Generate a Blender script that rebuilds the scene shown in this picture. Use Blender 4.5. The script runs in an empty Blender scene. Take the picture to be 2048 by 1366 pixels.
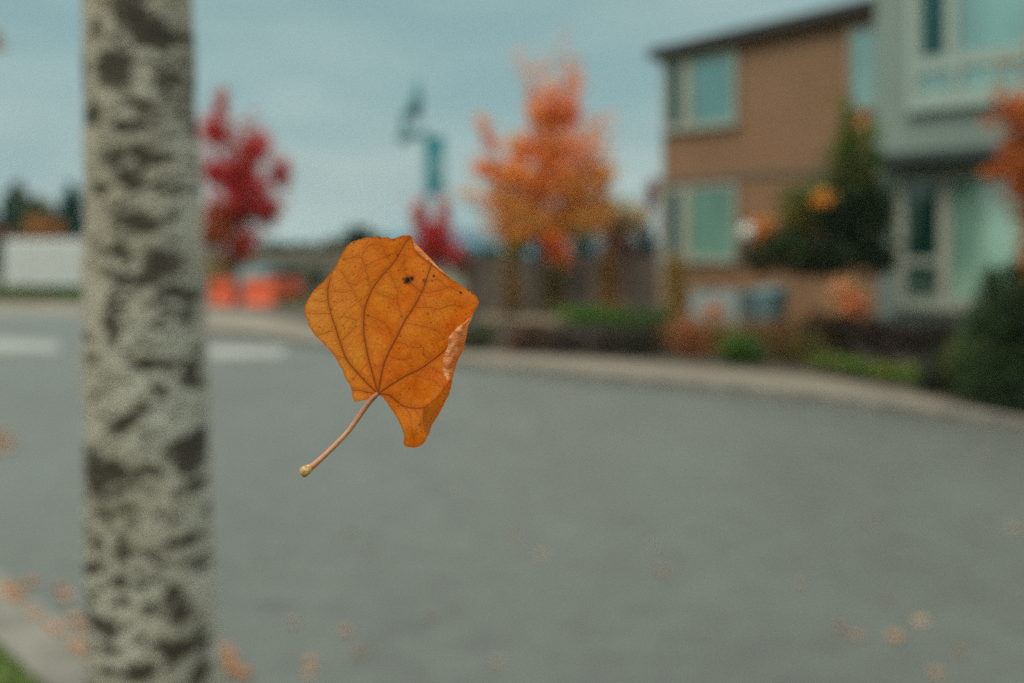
import bpy, bmesh, math, random
import numpy as np
from mathutils import Vector, Matrix
random.seed(11)
rng = np.random.default_rng(11)
S = bpy.context.scene
COL = S.collection
R = math.radians

# ------------------------------------------------------------------ camera model (photo is 2048x1366)
F = 35.0 / 36.0 * 2048.0
CX, HZ, CH = 1024.0, 530.0, 1.5            # principal column, horizon row, camera height


def W(px, py, d):
    """world point at depth d"""
    return Vector(((px - CX) / F * d, d, CH + (HZ - py) / F * d))


def G(px, py, h=0.0):
    """ground point (height h) under a picture position"""
    d = (CH - h) * F / (py - HZ)
    return Vector(((px - CX) / F * d, d, h))


# ------------------------------------------------------------------ bookkeeping
def tag(o, label=None, cat=None, group=None, kind=None):
    if label: o['label'] = label
    if cat: o['category'] = cat
    if group: o['group'] = group
    if kind: o['kind'] = kind
    return o


def empty(name, loc=(0, 0, 0), label=None, cat=None, group=None):
    o = bpy.data.objects.new(name, None)
    COL.objects.link(o)
    o.location = loc
    o.empty_display_size = 0.1
    return tag(o, label, cat, group)


def link(name, me, mats, parent=None):
    o = bpy.data.objects.new(name, me)
    COL.objects.link(o)
    for m in (mats if isinstance(mats, (list, tuple)) else [mats]):
        me.materials.append(m)
    if parent is not None:
        o.parent = parent
        o.matrix_parent_inverse = Matrix.Translation(parent.location).inverted()
    return o


class MB:
    """mesh collector: boxes, tubes, prisms, lathes become ONE mesh"""
    def __init__(self): self.v, self.f, self.smooth = [], [], False

    def add(self, vs, fs):
        b = len(self.v)
        self.v += [tuple(p) for p in vs]
        self.f += [tuple(i + b for i in f) for f in fs]

    def box(self, a, b, fr=None):
        (x0, y0, z0), (x1, y1, z1) = a, b
        ps = [(x0, y0, z0), (x1, y0, z0), (x1, y1, z0), (x0, y1, z0), (x0, y0, z1), (x1, y0, z1), (x1, y1, z1), (x0, y1, z1)]
        if fr: ps = [fr(*p) for p in ps]
        self.add(ps, [(0, 3, 2, 1), (4, 5, 6, 7), (0, 1, 5, 4), (1, 2, 6, 5), (2, 3, 7, 6), (3, 0, 4, 7)])

    def hexa(self, ps):
        self.add(ps, [(0, 3, 2, 1), (4, 5, 6, 7), (0, 1, 5, 4), (1, 2, 6, 5), (2, 3, 7, 6), (3, 0, 4, 7)])

    def prism(self, pts, z0, z1, fr=None):
        n = len(pts)
        ps = [(p[0], p[1], z0) for p in pts] + [(p[0], p[1], z1) for p in pts]
        if fr: ps = [fr(*p) for p in ps]
        self.add(ps, [tuple(range(n))[::-1], tuple(range(n, 2 * n))] + [(i, (i + 1) % n, n + (i + 1) % n, n + i) for i in range(n)])

    def tube(self, pts, rad, seg=10, cap=True):
        pts = [Vector(p) for p in pts]
        n = len(pts)
        if not hasattr(rad, '__len__'): rad = [rad] * n
        vs, fs = [], []
        prev = None
        for i, p in enumerate(pts):
            t = (pts[min(i + 1, n - 1)] - pts[max(i - 1, 0)]).normalized()
            u = prev if prev else (Vector((1, 0, 0)) if abs(t.x) < .9 else Vector((0, 1, 0)))
            u = (u - t * u.dot(t)).normalized()
            prev = u
            w = t.cross(u)
            for k in range(seg):
                a = 2 * math.pi * k / seg
                vs.append(p + (u * math.cos(a) + w * math.sin(a)) * rad[i])
        for i in range(n - 1):
            for k in range(seg):
                k2 = (k + 1) % seg
                fs.append((i * seg + k, i * seg + k2, (i + 1) * seg + k2, (i + 1) * seg + k))
        if cap:
            fs.append(tuple(range(seg))[::-1])
            fs.append(tuple(range((n - 1) * seg, n * seg)))
        self.add(vs, fs)

    def lathe(self, c, prof, seg=20):
        vs, fs = [], []
        for r, z in prof:
            for k in range(seg):
                a = 2 * math.pi * k / seg
                vs.append((c[0] + r * math.cos(a), c[1] + r * math.sin(a), c[2] + z))
        n = len(prof)
        for i in range(n - 1):
            for k in range(seg):
                k2 = (k + 1) % seg
                fs.append((i * seg + k, i * seg + k2, (i + 1) * seg + k2, (i + 1) * seg + k))
        fs.append(tuple(range(seg))[::-1])
        fs.append(tuple(range((n - 1) * seg, n * seg)))
        self.add(vs, fs)

    def build(self, name, mats, parent=None, smooth=False, bevel=0):
        me = bpy.data.meshes.new(name)
        me.from_pydata(self.v, [], self.f)
        me.update()
        if smooth:
            me.polygons.foreach_set('use_smooth', [True] * len(me.polygons))
        o = link(name, me, mats, parent)
        if bevel:
            m = o.modifiers.new('bevel', 'BEVEL'); m.width = bevel; m.segments = 2; m.limit_method = 'ANGLE'
        return o


# ------------------------------------------------------------------ materials
def srgb(r, g, b):
    f = lambda c: c / 12.92 if c <= .04045 else ((c + .055) / 1.055) ** 2.4
    return tuple(f(x / 255.0) for x in (r, g, b))


def newmat(name):
    m = bpy.data.materials.new(name)
    m.use_nodes = True
    nt = m.node_tree
    nt.nodes.clear()
    out = nt.nodes.new('ShaderNodeOutputMaterial')
    return m, nt, out


def N(nt, typ, **kw):
    n = nt.nodes.new(typ)
    for k, v in kw.items():
        if k.startswith('i_'):
            n.inputs[k[2:].replace('_', ' ')].default_value = v
        else:
            setattr(n, k, v)
    return n


def c4(c): return (c[0], c[1], c[2], 1.0)


def mixc(nt, fac, a, b, blend='MIX'):
    n = nt.nodes.new('ShaderNodeMix')
    n.data_type = 'RGBA'
    n.blend_type = blend
    for sock, v in ((n.inputs[0], fac), (n.inputs[6], a), (n.inputs[7], b)):
        if hasattr(v, 'is_linked') or isinstance(v, bpy.types.NodeSocket): nt.links.new(v, sock)
        elif isinstance(v, (int, float)): sock.default_value = v
        else: sock.default_value = c4(v)
    return n.outputs[2]


def ramp(nt, src, stops):
    n = nt.nodes.new('ShaderNodeValToRGB')
    while len(n.color_ramp.elements) < len(stops): n.color_ramp.elements.new(0.5)
    for e, (p, c) in zip(n.color_ramp.elements, stops):
        e.position = p
        e.color = c4(c) if hasattr(c, '__len__') else (c, c, c, 1)
    nt.links.new(src, n.inputs[0])
    return n.outputs[0]


def math_(nt, op, a, b=None, c=None, clamp=False):
    n = nt.nodes.new('ShaderNodeMath')
    n.operation = op
    n.use_clamp = clamp
    for i, v in enumerate((a, b, c)):
        if v is None: continue
        if isinstance(v, (int, float)): n.inputs[i].default_value = v
        else: nt.links.new(v, n.inputs[i])
    return n.outputs[0]


def noise(nt, vec, scale, detail=4, rough=.55, dist=0):
    n = nt.nodes.new('ShaderNodeTexNoise')
    n.inputs['Scale'].default_value = scale
    n.inputs['Detail'].default_value = detail
    n.inputs['Roughness'].default_value = rough
    n.inputs['Distortion'].default_value = dist
    if vec is not None: nt.links.new(vec, n.inputs['Vector'])
    return n.outputs['Fac']


def objvec(nt, scale=(1, 1, 1)):
    tc = nt.nodes.new('ShaderNodeTexCoord')
    mp = nt.nodes.new('ShaderNodeMapping')
    mp.inputs['Scale'].default_value = scale
    nt.links.new(tc.outputs['Object'], mp.inputs[0])
    return mp.outputs[0]


def plain(name, c, rough=.6, var=.25, scale=3.0, bump=.0, fine=60.0, metal=0.0, stretch=(1, 1, 1), spec=.4):
    """mottled procedural surface"""
    m, nt, out = newmat(name)
    v = objvec(nt, stretch)
    n1 = noise(nt, v, scale, 5)
    n2 = noise(nt, v, fine, 3)
    lo = tuple(x * (1 - var) for x in c)
    hi = tuple(min(1, x * (1 + var)) for x in c)
    col = ramp(nt, n1, [(.3, lo), (.7, hi)])
    col = mixc(nt, .35, col, ramp(nt, n2, [(.3, tuple(x * .75 for x in c)), (.7, tuple(min(1, x * 1.2) for x in c))]))
    b = N(nt, 'ShaderNodeBsdfPrincipled')
    b.inputs['Roughness'].default_value = rough
    b.inputs['Metallic'].default_value = metal
    b.inputs['Specular IOR Level'].default_value = spec
    nt.links.new(col, b.inputs['Base Color'])
    if bump:
        bp = N(nt, 'ShaderNodeBump')
        bp.inputs['Strength'].default_value = bump
        bp.inputs['Distance'].default_value = .01
        nt.links.new(n2, bp.inputs['Height'])
        nt.links.new(bp.outputs[0], b.inputs['Normal'])
    nt.links.new(b.outputs[0], out.inputs[0])
    return m


def siding(name, c, pitch, axis='z', rough=.6, var=.12):
    """lap boards: thin darker joint lines every pitch metres"""
    m, nt, out = newmat(name)
    tc = nt.nodes.new('ShaderNodeTexCoord')
    sp = nt.nodes.new('ShaderNodeSeparateXYZ')
    nt.links.new(tc.outputs['Object'], sp.inputs[0])
    q = math_(nt, 'FRACT', math_(nt, 'DIVIDE', sp.outputs[{'x': 0, 'y': 1, 'z': 2}[axis]], pitch))
    joint = ramp(nt, q, [(.0, 0), (.06, 1)])
    n1 = noise(nt, objvec(nt), 1.3, 5)
    n2 = noise(nt, objvec(nt, (4, 4, 40)), 2.0, 3)
    col = ramp(nt, n1, [(.3, tuple(x * (1 - var) for x in c)), (.7, tuple(x * (1 + var) for x in c))])
    col = mixc(nt, .3, col, ramp(nt, n2, [(.3, tuple(x * .8 for x in c)), (.7, tuple(x * 1.15 for x in c))]))
    b = N(nt, 'ShaderNodeBsdfPrincipled')
    b.inputs['Roughness'].default_value = rough
    nt.links.new(col, b.inputs['Base Color'])
    bp = N(nt, 'ShaderNodeBump')
    bp.inputs['Strength'].default_value = .8
    bp.inputs['Distance'].default_value = .02
    nt.links.new(math_(nt, 'ADD', math_(nt, 'MULTIPLY', q, -.6), joint), bp.inputs['Height'])
    nt.links.new(bp.outputs[0], b.inputs['Normal'])
    nt.links.new(b.outputs[0], out.inputs[0])
    return m


def glassmat(name, c, rough=.06, mix=.35):
    """window glass over drawn blinds: glossy coat over a tinted room"""
    m, nt, out = newmat(name)
    v = objvec(nt, (1, 1, .5))
    col = ramp(nt, noise(nt, v, 1.1, 3), [(.3, tuple(x * .7 for x in c)), (.7, tuple(x * 1.25 for x in c))])
    d = N(nt, 'ShaderNodeBsdfDiffuse')
    nt.links.new(col, d.inputs[0])
    g = N(nt, 'ShaderNodeBsdfGlossy')
    g.inputs['Roughness'].default_value = rough
    g.inputs['Color'].default_value = (.85, .95, .92, 1)
    mx = N(nt, 'ShaderNodeMixShader')
    mx.inputs[0].default_value = mix
    nt.links.new(d.outputs[0], mx.inputs[1])
    nt.links.new(g.outputs[0], mx.inputs[2])
    nt.links.new(mx.outputs[0], out.inputs[0])
    return m


def foliage_mat(name, trans=.5):
    m, nt, out = newmat(name)
    at = N(nt, 'ShaderNodeAttribute', attribute_name='tint')
    b = N(nt, 'ShaderNodeBsdfPrincipled')
    b.inputs['Roughness'].default_value = .55
    b.inputs['Specular IOR Level'].default_value = .3
    nt.links.new(at.outputs['Color'], b.inputs['Base Color'])
    t = N(nt, 'ShaderNodeBsdfTranslucent')
    nt.links.new(at.outputs['Color'], t.inputs[0])
    mx = N(nt, 'ShaderNodeMixShader')
    mx.inputs[0].default_value = trans
    nt.links.new(b.outputs[0], mx.inputs[1])
    nt.links.new(t.outputs[0], mx.inputs[2])
    nt.links.new(mx.outputs[0], out.inputs[0])
    return m


FOL = foliage_mat('foliage')
M = {}
M['bark_grey'] = plain('bark_grey', (.13, .10, .08), .8, .4, 9, .6, 60, stretch=(1, 1, .25))
M['bark_dark'] = plain('bark_dark', (.06, .045, .035), .85, .4, 9, .6, 60, stretch=(1, 1, .25))
M['soil'] = plain('soil', (.06, .045, .032), .9, .4, 4, .6, 40)
M['concrete'] = plain('concrete', (.185, .152, .117), .8, .34, .8, .3, 30)
M['kerb'] = plain('kerb_concrete', (.17, .155, .13), .8, .4, 3.0, .3, 30)
M['paint'] = plain('road_paint', (.235, .23, .21), .6, .3, 1.6, .2, 14)
M['brown_siding'] = siding('brown_siding', (.225, .112, .052), .16)
M['grey_siding'] = siding('grey_siding', (.178, .228, .197), .15)
M['tan_trim'] = plain('tan_trim', (.27, .21, .155), .55, .08)
M['pale_trim'] = plain('pale_trim', (.30, .31, .25), .5, .08)
M['white_trim'] = plain('white_trim', (.29, .355, .31), .5, .08)
M['roof'] = plain('roof_metal', (.035, .03, .027), .5, .2)
M['band'] = plain('band_board', (.16, .12, .09), .6, .15)
M['canopy'] = plain('canopy_dark', (.045, .055, .055), .5, .2)
M['glass_teal'] = glassmat('glass_teal', (.07, .20, .19), mix=.22)
M['glass_green'] = glassmat('glass_green', (.075, .20, .135), mix=.16)
M['glass_pale'] = glassmat('glass_pale', (.24, .42, .32), mix=.22)
M['glass_dark'] = glassmat('glass_dark', (.006, .04, .032), mix=.12)
M['glass_aqua'] = glassmat('glass_aqua', (.15, .30, .27), mix=.3)
M['glass_dteal'] = glassmat('glass_deep_teal', (.006, .06, .065), mix=.06)
M['fence'] = siding('fence_boards', (.085, .062, .046), .14, 'x', .8, .3)
M['fence_far'] = siding('weathered_boards', (.14, .115, .085), .2, 'x', .8, .3)
M['white_paint'] = plain('white_panel', (.50, .51, .49), .4, .06)
M['rubber'] = plain('rubber', (.02, .02, .02), .8, .2)
M['steel'] = plain('steel', (.2, .2, .2), .35, .2, metal=.8)
M['orange_plastic'] = plain('orange_plastic', (.62, .085, .022), .5, .12, 4)
M['car_blue'] = plain('car_paint', (.06, .145, .165), .55, .1, spec=.25)
M['glass_car'] = glassmat('car_glass', (.02, .05, .05), mix=.12)
M['red_lamp'] = plain('red_lens', (.35, .02, .02), .3, .1)
M['post'] = plain('post_paint', (.05, .17, .20), .45, .15)
M['banner'] = plain('banner_cloth', (.004, .21, .25), .7, .1)
M['banner_pale'] = plain('banner_print', (.17, .34, .35), .7, .1)
M['lamp_glass'] = plain('lamp_glass', (.60, .64, .58), .3, .05)
M['stone'] = plain('tan_stone', (.18, .132, .085), .85, .3, 5, .6, 30)
M['grey_box'] = plain('grey_box', (.24, .275, .27), .7, .15)
M['bin'] = plain('bin_plastic', (.11, .20, .22), .5, .15)
M['hill'] = plain('hill_hazed_forest', (.003, .075, .125), .9, .4, .01, 0, .05)  # forest green pushed to blue: distance haze is painted into the colour
M['pumpkin'] = plain('orange_rind', (.62, .17, .06), .5, .15)
M['lawn'] = plain('lawn_soil', (.07, .11, .022), .9, .4, 6, .5, 50)
M['ground'] = plain('ground_earth', (.10, .105, .055), .9, .4, .3, .4, 6)


def asphalt():
    m, nt, out = newmat('asphalt')
    v = objvec(nt)
    big = noise(nt, objvec(nt, (.35, .12, 1)), 1.0, 4, .6, .6)
    mid = noise(nt, objvec(nt, (1.2, .5, 1)), 1.0, 5, .6)
    fine = noise(nt, v, 90, 3, .7)
    col = ramp(nt, big, [(.38, (.040, .041, .036)), (.5, (.074, .080, .072)), (.62, (.098, .108, .099))])
    col = mixc(nt, .45, col, ramp(nt, mid, [(.38, (.038, .037, .031)), (.62, (.100, .109, .098))]))
    stz = noise(nt, objvec(nt, (.9, .9, 1)), 5.5, 5, .65)
    col = mixc(nt, .4, col, ramp(nt, stz, [(.38, (.036, .035, .030)), (.62, (.105, .115, .103))]))
    col = mixc(nt, .4, col, ramp(nt, fine, [(.35, (.045, .047, .041)), (.65, (.155, .165, .145))]))
    # dark oil stain with its own outline
    tc = nt.nodes.new('ShaderNodeTexCoord')
    g = G(545, 1212)
    sub = N(nt, 'ShaderNodeVectorMath', operation='SUBTRACT')
    sub.inputs[1].default_value = (g.x, g.y, 0)
    nt.links.new(tc.outputs['Object'], sub.inputs[0])
    mul = N(nt, 'ShaderNodeVectorMath', operation='MULTIPLY')
    mul.inputs[1].default_value = (4.6, 6.0, 0)
    nt.links.new(sub.outputs[0], mul.inputs[0])
    ln = N(nt, 'ShaderNodeVectorMath', operation='LENGTH')
    nt.links.new(mul.outputs[0], ln.inputs[0])
    d = math_(nt, 'ADD', ln.outputs['Value'], math_(nt, 'MULTIPLY', noise(nt, v, 9, 4), .9))
    mask = ramp(nt, d, [(.55, .9), (1.0, 0)])
    mask = math_(nt, 'MULTIPLY', mask, .9)
    col = mixc(nt, mask, col, (.045, .045, .04))
    b = N(nt, 'ShaderNodeBsdfPrincipled')
    b.inputs['Roughness'].default_value = .58
    nt.links.new(col, b.inputs['Base Color'])
    bp = N(nt, 'ShaderNodeBump')
    bp.inputs['Strength'].default_value = .5
    bp.inputs['Distance'].default_value = .004
    nt.links.new(fine, bp.inputs['Height'])
    nt.links.new(bp.outputs[0], b.inputs['Normal'])
    nt.links.new(b.outputs[0], out.inputs[0])
    return m


M['asphalt'] = asphalt()

# ------------------------------------------------------------------ world, sun
SUN_A, SUN_E = 215.0, 48.0        # azimuth (from +Y towards +X) and elevation: behind the camera, to the left
w = bpy.data.worlds.new('World')
S.world = w
w.use_nodes = True
nt = w.node_tree
nt.nodes.clear()
wo = nt.nodes.new('ShaderNodeOutputWorld')
bg = nt.nodes.new('ShaderNodeBackground')
sky = nt.nodes.new('ShaderNodeTexSky')
sky.sky_type = 'NISHITA'
sky.sun_disc = False
sky.sun_elevation = R(SUN_E)
sky.sun_rotation = R(SUN_A)
tc = nt.nodes.new('ShaderNodeTexCoord')
sp = nt.nodes.new('ShaderNodeSeparateXYZ')
nt.links.new(tc.outputs['Generated'], sp.inputs[0])
K = 10.0
over = ramp(nt, sp.outputs[2], [(0.0, (.49, .53, .48)), (.07, (.415, .495, .465)), (.17, (.335, .465, .45)), (.30, (.345, .475, .455)), (.5, (1.15, 1.28, 1.17)), (1.0, (2.28, 2.38, 2.10))])
mp = nt.nodes.new('ShaderNodeMapping')
mp.inputs['Scale'].default_value = (1.6, 1.6, 9.0)
nt.links.new(tc.outputs['Generated'], mp.inputs[0])
cl = noise(nt, mp.outputs[0], 1.7, 5, .55, .4)
over = mixc(nt, 1.0, over, ramp(nt, cl, [(.38, (.80, .88, .92)), (.62, (1.13, 1.09, 1.07))]), 'MULTIPLY')
sc = N(nt, 'ShaderNodeVectorMath', operation='SCALE')
sc.inputs['Scale'].default_value = K
nt.links.new(over, sc.inputs[0])
fin = mixc(nt, .93, sky.outputs[0], sc.outputs[0])
nt.links.new(fin, bg.inputs[0])
bg.inputs[1].default_value = 1.0 / K
nt.links.new(bg.outputs[0], wo.inputs[0])

sl = bpy.data.lights.new('sun', 'SUN')
sl.energy = 1.5
sl.angle = R(25)
sl.color = (1.0, .93, .82)
so = bpy.data.objects.new('sun', sl)
COL.objects.link(so)
tos = Vector((math.sin(R(SUN_A)) * math.cos(R(SUN_E)), math.cos(R(SUN_A)) * math.cos(R(SUN_E)), math.sin(R(SUN_E))))
so.rotation_euler = tos.to_track_quat('Z', 'Y').to_euler()
so.location = (0, 0, 30)

# ------------------------------------------------------------------ camera
LEAF_D = .42
cd = bpy.data.cameras.new('camera')
cam = bpy.data.objects.new('camera', cd)
COL.objects.link(cam)
cam.location = (0, 0, CH)
cam.rotation_euler = (R(90), 0, 0)
cd.sensor_width = 36
cd.lens = 35
cd.shift_y = -(683 - HZ) / 2048
cd.clip_start = .02
cd.clip_end = 8000
cd.dof.use_dof = True
cd.dof.focus_distance = LEAF_D
cd.dof.aperture_fstop = 3.95
cd.dof.aperture_blades = 0
S.camera = cam
S.view_settings.view_transform = 'Standard'
S.view_settings.look = 'None'
S.view_settings.exposure = 0
S.cycles.use_denoising = False
S.cycles.max_bounces = 10
S.cycles.diffuse_bounces = 6
S.cycles.transmission_bounces = 8
S.cycles.transparent_max_bounces = 8
S.cycles.caustics_reflective = False
S.cycles.caustics_refractive = False


# ------------------------------------------------------------------ setting
def tri_sheet(name, pts, z, mat, kind='structure'):
    bm = bmesh.new()
    vs = [bm.verts.new((p[0], p[1], z)) for p in pts]
    f = bm.faces.new(vs)
    f.normal_update()
    if f.normal.z < 0: f.normal_flip()
    bmesh.ops.triangulate(bm, faces=[f])
    me = bpy.data.meshes.new(name)
    bm.to_mesh(me)
    bm.free()
    o = link(name, me, mat)
    return tag(o, kind=kind)


tag(tri_sheet('ground', [(-3500, -200), (3500, -200), (3500, 3500), (-3500, 3500)], -.05, M['ground']), 'flat earth reaching to the hills')

# road edges: far side (right) from picture positions, near side along the lawn
far_px = [(2300, 905), (2048, 868), (1850, 840), (1655, 812), (1500, 794), (1300, 775), (1100, 754), (930, 736), (800, 717), (700, 704), (640, 696), (580, 687), (520, 678), (470, 673), (415, 670), (300, 668)]
far_edge = [G(*p) for p in far_px]
far_edge = [Vector((9.5, 4.6, 0)), Vector((7.2, 6.9, 0))] + far_edge[0:]
back_px = [(2300, 880), (2048, 836), (1850, 792), (1655, 756), (1500, 743), (1300, 726), (1100, 713), (930, 704), (800, 684), (700, 668), (640, 655), (580, 641), (520, 628), (470, 622), (415, 618), (300, 616)]
back_edge = [Vector((10.6, 5.7, 0)), Vector((8.3, 8.0, 0))] + [G(p[0], p[1], .12) for p in back_px]
near_dir = Vector((-.68, .733, 0)).normalized()
near_n = Vector((-.733, -.68, 0)).normalized()       # towards the lawn
near0 = Vector((-2.48, 4.82, 0)) + near_n * .18
nA, nB = near0 - near_dir * 12, near0 + near_dir * 45
tag(tri_sheet('road', [nA, far_edge[0]] + far_edge[1:] + [G(300, 626.5), G(-700, 626.5)], 0.0, M['asphalt']), 'grey asphalt road scattered with leaves')


def ribbon(name, a, b, z0, z1, mat, label):
    mb = MB()
    n = len(a)
    vs = []
    for p, q in zip(a, b):
        vs += [(p[0], p[1], z0), (p[0], p[1], z1), (q[0], q[1], z1), (q[0], q[1], z0)]
    fs = []
    for i in range(n - 1):
        k = 4 * i
        for j in range(4):
            j2 = (j + 1) % 4
            fs.append((k + j, k + j2, k + 4 + j2, k + 4 + j))
    fs += [(0, 3, 2, 1), (4 * n - 4, 4 * n - 3, 4 * n - 2, 4 * n - 1)]
    mb.add(vs, fs)
    o = mb.build(name, mat)
    bm = bmesh.new(); bm.from_mesh(o.data); bmesh.ops.recalc_face_normals(bm, faces=bm.faces); bm.to_mesh(o.data); bm.free()
    return tag(o, label, kind='structure')


def off(a, b, t): return [p + (q - p).normalized() * t for p, q in zip(a, b)]


ribbon('kerb', far_edge, off(far_edge, back_edge, .17), -.05, .125, M['kerb'], 'pale concrete kerb along the house side of the road')
ribbon('pavement', off(far_edge, back_edge, .172), back_edge, -.05, .118, M['concrete'], 'pale tan concrete pavement before the planting bed')
# near kerb, gutter, lawn
ribbon('gutter', [nA + near_n * -.18 + Vector((0, 0, 0)), nB + near_n * -.18], [nA, nB], -.04, .006, M['kerb'], 'concrete gutter strip littered with orange leaves')
ribbon('kerb', [nA + near_n * .002, nB + near_n * .002], [nA + near_n * .18, nB + near_n * .18], -.05, .12, M['kerb'], 'pale concrete kerb beside the grass strip')
lawn_a, lawn_b = [nA + near_n * .182, nB + near_n * .182], [nA + near_n * 9, nB + near_n * 9]
ribbon('lawn', lawn_a, lawn_b, -.05, .11, M['lawn'], 'grass strip in which the speckled tree stands')
# far corner pavement on the left, behind the junction
tag(tri_sheet('far_pavement', [G(-700, 627), G(300, 627), G(300, 601), G(-700, 601)], .004, M['concrete']), 'pale tan pavement across the junction')
bed = back_edge
tag(tri_sheet('planting_bed', list(bed) + [Vector((-12, 60, 0)), Vector((40, 60, 0)), Vector((40, 5, 0))], .09, M['soil']), 'dark soil bed between pavement and houses')
tag(tri_sheet('crosswalk_marking', [G(-90, 673), G(112, 684), G(122, 704), G(-90, 705)], .005, M['paint']), 'worn white crossing bar left of the speckled trunk')
tag(tri_sheet('crosswalk_marking', [G(395, 692), G(575, 694), G(560, 713), G(395, 717)], .005, M['paint']), 'worn white crossing bar right of the speckled trunk')

# hills
mb = MB()
ridge = [(-900, 497), (-300, 492), (120, 490), (420, 494), (560, 490), (640, 486), (720, 478), (790, 468), (860, 462), (930, 458), (990, 462), (1060, 470), (1180, 480), (1320, 487), (1500, 490), (1800, 488), (2300, 492), (3000, 497)]
n = 80
vs, fs = [], []
for i in range(n):
    px = -900 + 3900 * i / (n - 1)
    py = np.interp(px, [r[0] for r in ridge], [r[1] for r in ridge]) + 2.2 * math.sin(i * 1.7) + 1.3 * math.sin(i * 3.1)
    a = W(px, py, 1500)
    x = a.x
    prof = [(1150, -1), (1300, a.z * .45), (1420, a.z * .82), (1500, a.z), (1600, a.z * .7), (1900, -1)]
    for d, z in prof: vs.append((x * d / 1500 if d < 1500 else x, d, z))
for i in range(n - 1):
    for j in range(5):
        k = i * 6 + j
        fs.append((k, k + 6, k + 7, k + 1))
mb.add(vs, fs)
tag(mb.build('hills', M['hill'], smooth=True), 'low blue hills on the horizon', kind='structure')


# ------------------------------------------------------------------ foliage
def leaves_mesh(name, blobs, size, parent, mat=FOL, sub=10, spread=.34, flat=.0):
    """blobs: (centre, (rx,ry,rz), count, palette [(r,g,b),...]) -> one mesh of small leaf faces in ragged clumps"""
    P, C = [], []
    for c, r, cnt, pal in blobs:
        r = np.array(r)
        k = max(3, sub)
        u = rng.normal(size=(k, 3)); u /= np.linalg.norm(u, axis=1)[:, None]
        cen = u * (rng.random((k, 1)) ** .5) * .78
        who = rng.integers(0, k, cnt)
        sz = (.6 + .8 * rng.random(k))[who][:, None]
        q = cen[who] + rng.normal(size=(cnt, 3)) * spread * sz
        P.append(np.array(c) + q * r)
        pal = np.array(pal)
        cc = pal[(rng.integers(0, len(pal), k))[who]]
        alt = pal[rng.integers(0, len(pal), cnt)]
        mixr = rng.random((cnt, 1)) * .6
        col = (cc * (1 - mixr) + alt * mixr) * (.7 + .6 * rng.random((cnt, 1)))
        C.append(col)
    P = np.concatenate(P); C = np.concatenate(C)
    n = len(P)
    a = rng.normal(size=(n, 3)); a /= np.linalg.norm(a, axis=1)[:, None]
    if flat: a[:, 2] *= (1 - flat); a /= np.linalg.norm(a, axis=1)[:, None]
    b = rng.normal(size=(n, 3)); b -= a * (a * b).sum(1)[:, None]; b /= np.linalg.norm(b, axis=1)[:, None]
    nn = np.cross(a, b)
    s = size * (.6 + .8 * rng.random((n, 1)))
    v = np.empty((n, 5, 3))
    v[:, 0] = P - a * s
    v[:, 1] = P - a * s * .1 + b * s * .6
    v[:, 2] = P + a * s * .45 + b * s * .45 + nn * s * .2
    v[:, 3] = P + a * s * 1.0
    v[:, 4] = P + a * s * .05 - b * s * .6 + nn * s * .25
    v = v.reshape(-1, 3)
    me = bpy.data.meshes.new(name)
    me.from_pydata(v.tolist(), [], np.arange(n * 5).reshape(n, 5).tolist())
    at = me.attributes.new('tint', 'FLOAT_COLOR', 'POINT')
    cc = np.ones((n * 5, 4), np.float32)
    cc[:, :3] = np.repeat(np.clip(C, 0, 1), 5, axis=0)
    at.data.foreach_set('color', cc.ravel())
    return link(name, me, mat, parent)


def B(px, py, rpx, d, cnt, pal, ry=None, dd=0.0, depth=1.0):
    """a clump at a picture position, standing at depth d+dd"""
    c = W(px, py, d + dd)
    r = rpx / F * d
    rz = (ry or rpx) / F * d
    return (tuple(c), (r, r * depth, rz), cnt, pal)


CRIM = [(.62, .035, .045), (.50, .04, .035), (.70, .06, .06), (.52, .10, .05)]
RUST = [(.50, .12, .04), (.42, .10, .035), (.55, .18, .05)]
ORNG = [(.86, .33, .075), (.88, .40, .10), (.82, .28, .06), (.86, .44, .12)]
ORRD = [(.82, .27, .07), (.84, .31, .08), (.78, .22, .055)]
OCHR = [(.80, .44, .10), (.68, .38, .08), (.56, .36, .09)]
OLIV = [(.20, .18, .035), (.15, .15, .03), (.28, .2, .045)]
GREEN = [(.055, .10, .03), (.08, .135, .035), (.045, .075, .025)]
DKGRN = [(.03, .052, .024), (.045, .07, .028), (.024, .04, .02)]
LIME = [(.24, .38, .035), (.19, .31, .03), (.28, .42, .05)]
BRITE = [(.11, .23, .04), (.09, .18, .03), (.13, .25, .045)]
PURP = [(.05, .028, .026), (.038, .024, .02), (.06, .04, .03)]
MARO = [(.34, .12, .07), (.27, .11, .07), (.22, .09, .06)]
BRWN = [(.08, .058, .038), (.06, .046, .032), (.10, .066, .042)]
TEAL = [(.02, .085, .075), (.03, .10, .08), (.02, .065, .055)]
PEACH = [(.85, .45, .22), (.88, .52, .28), (.8, .38, .16)]


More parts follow.
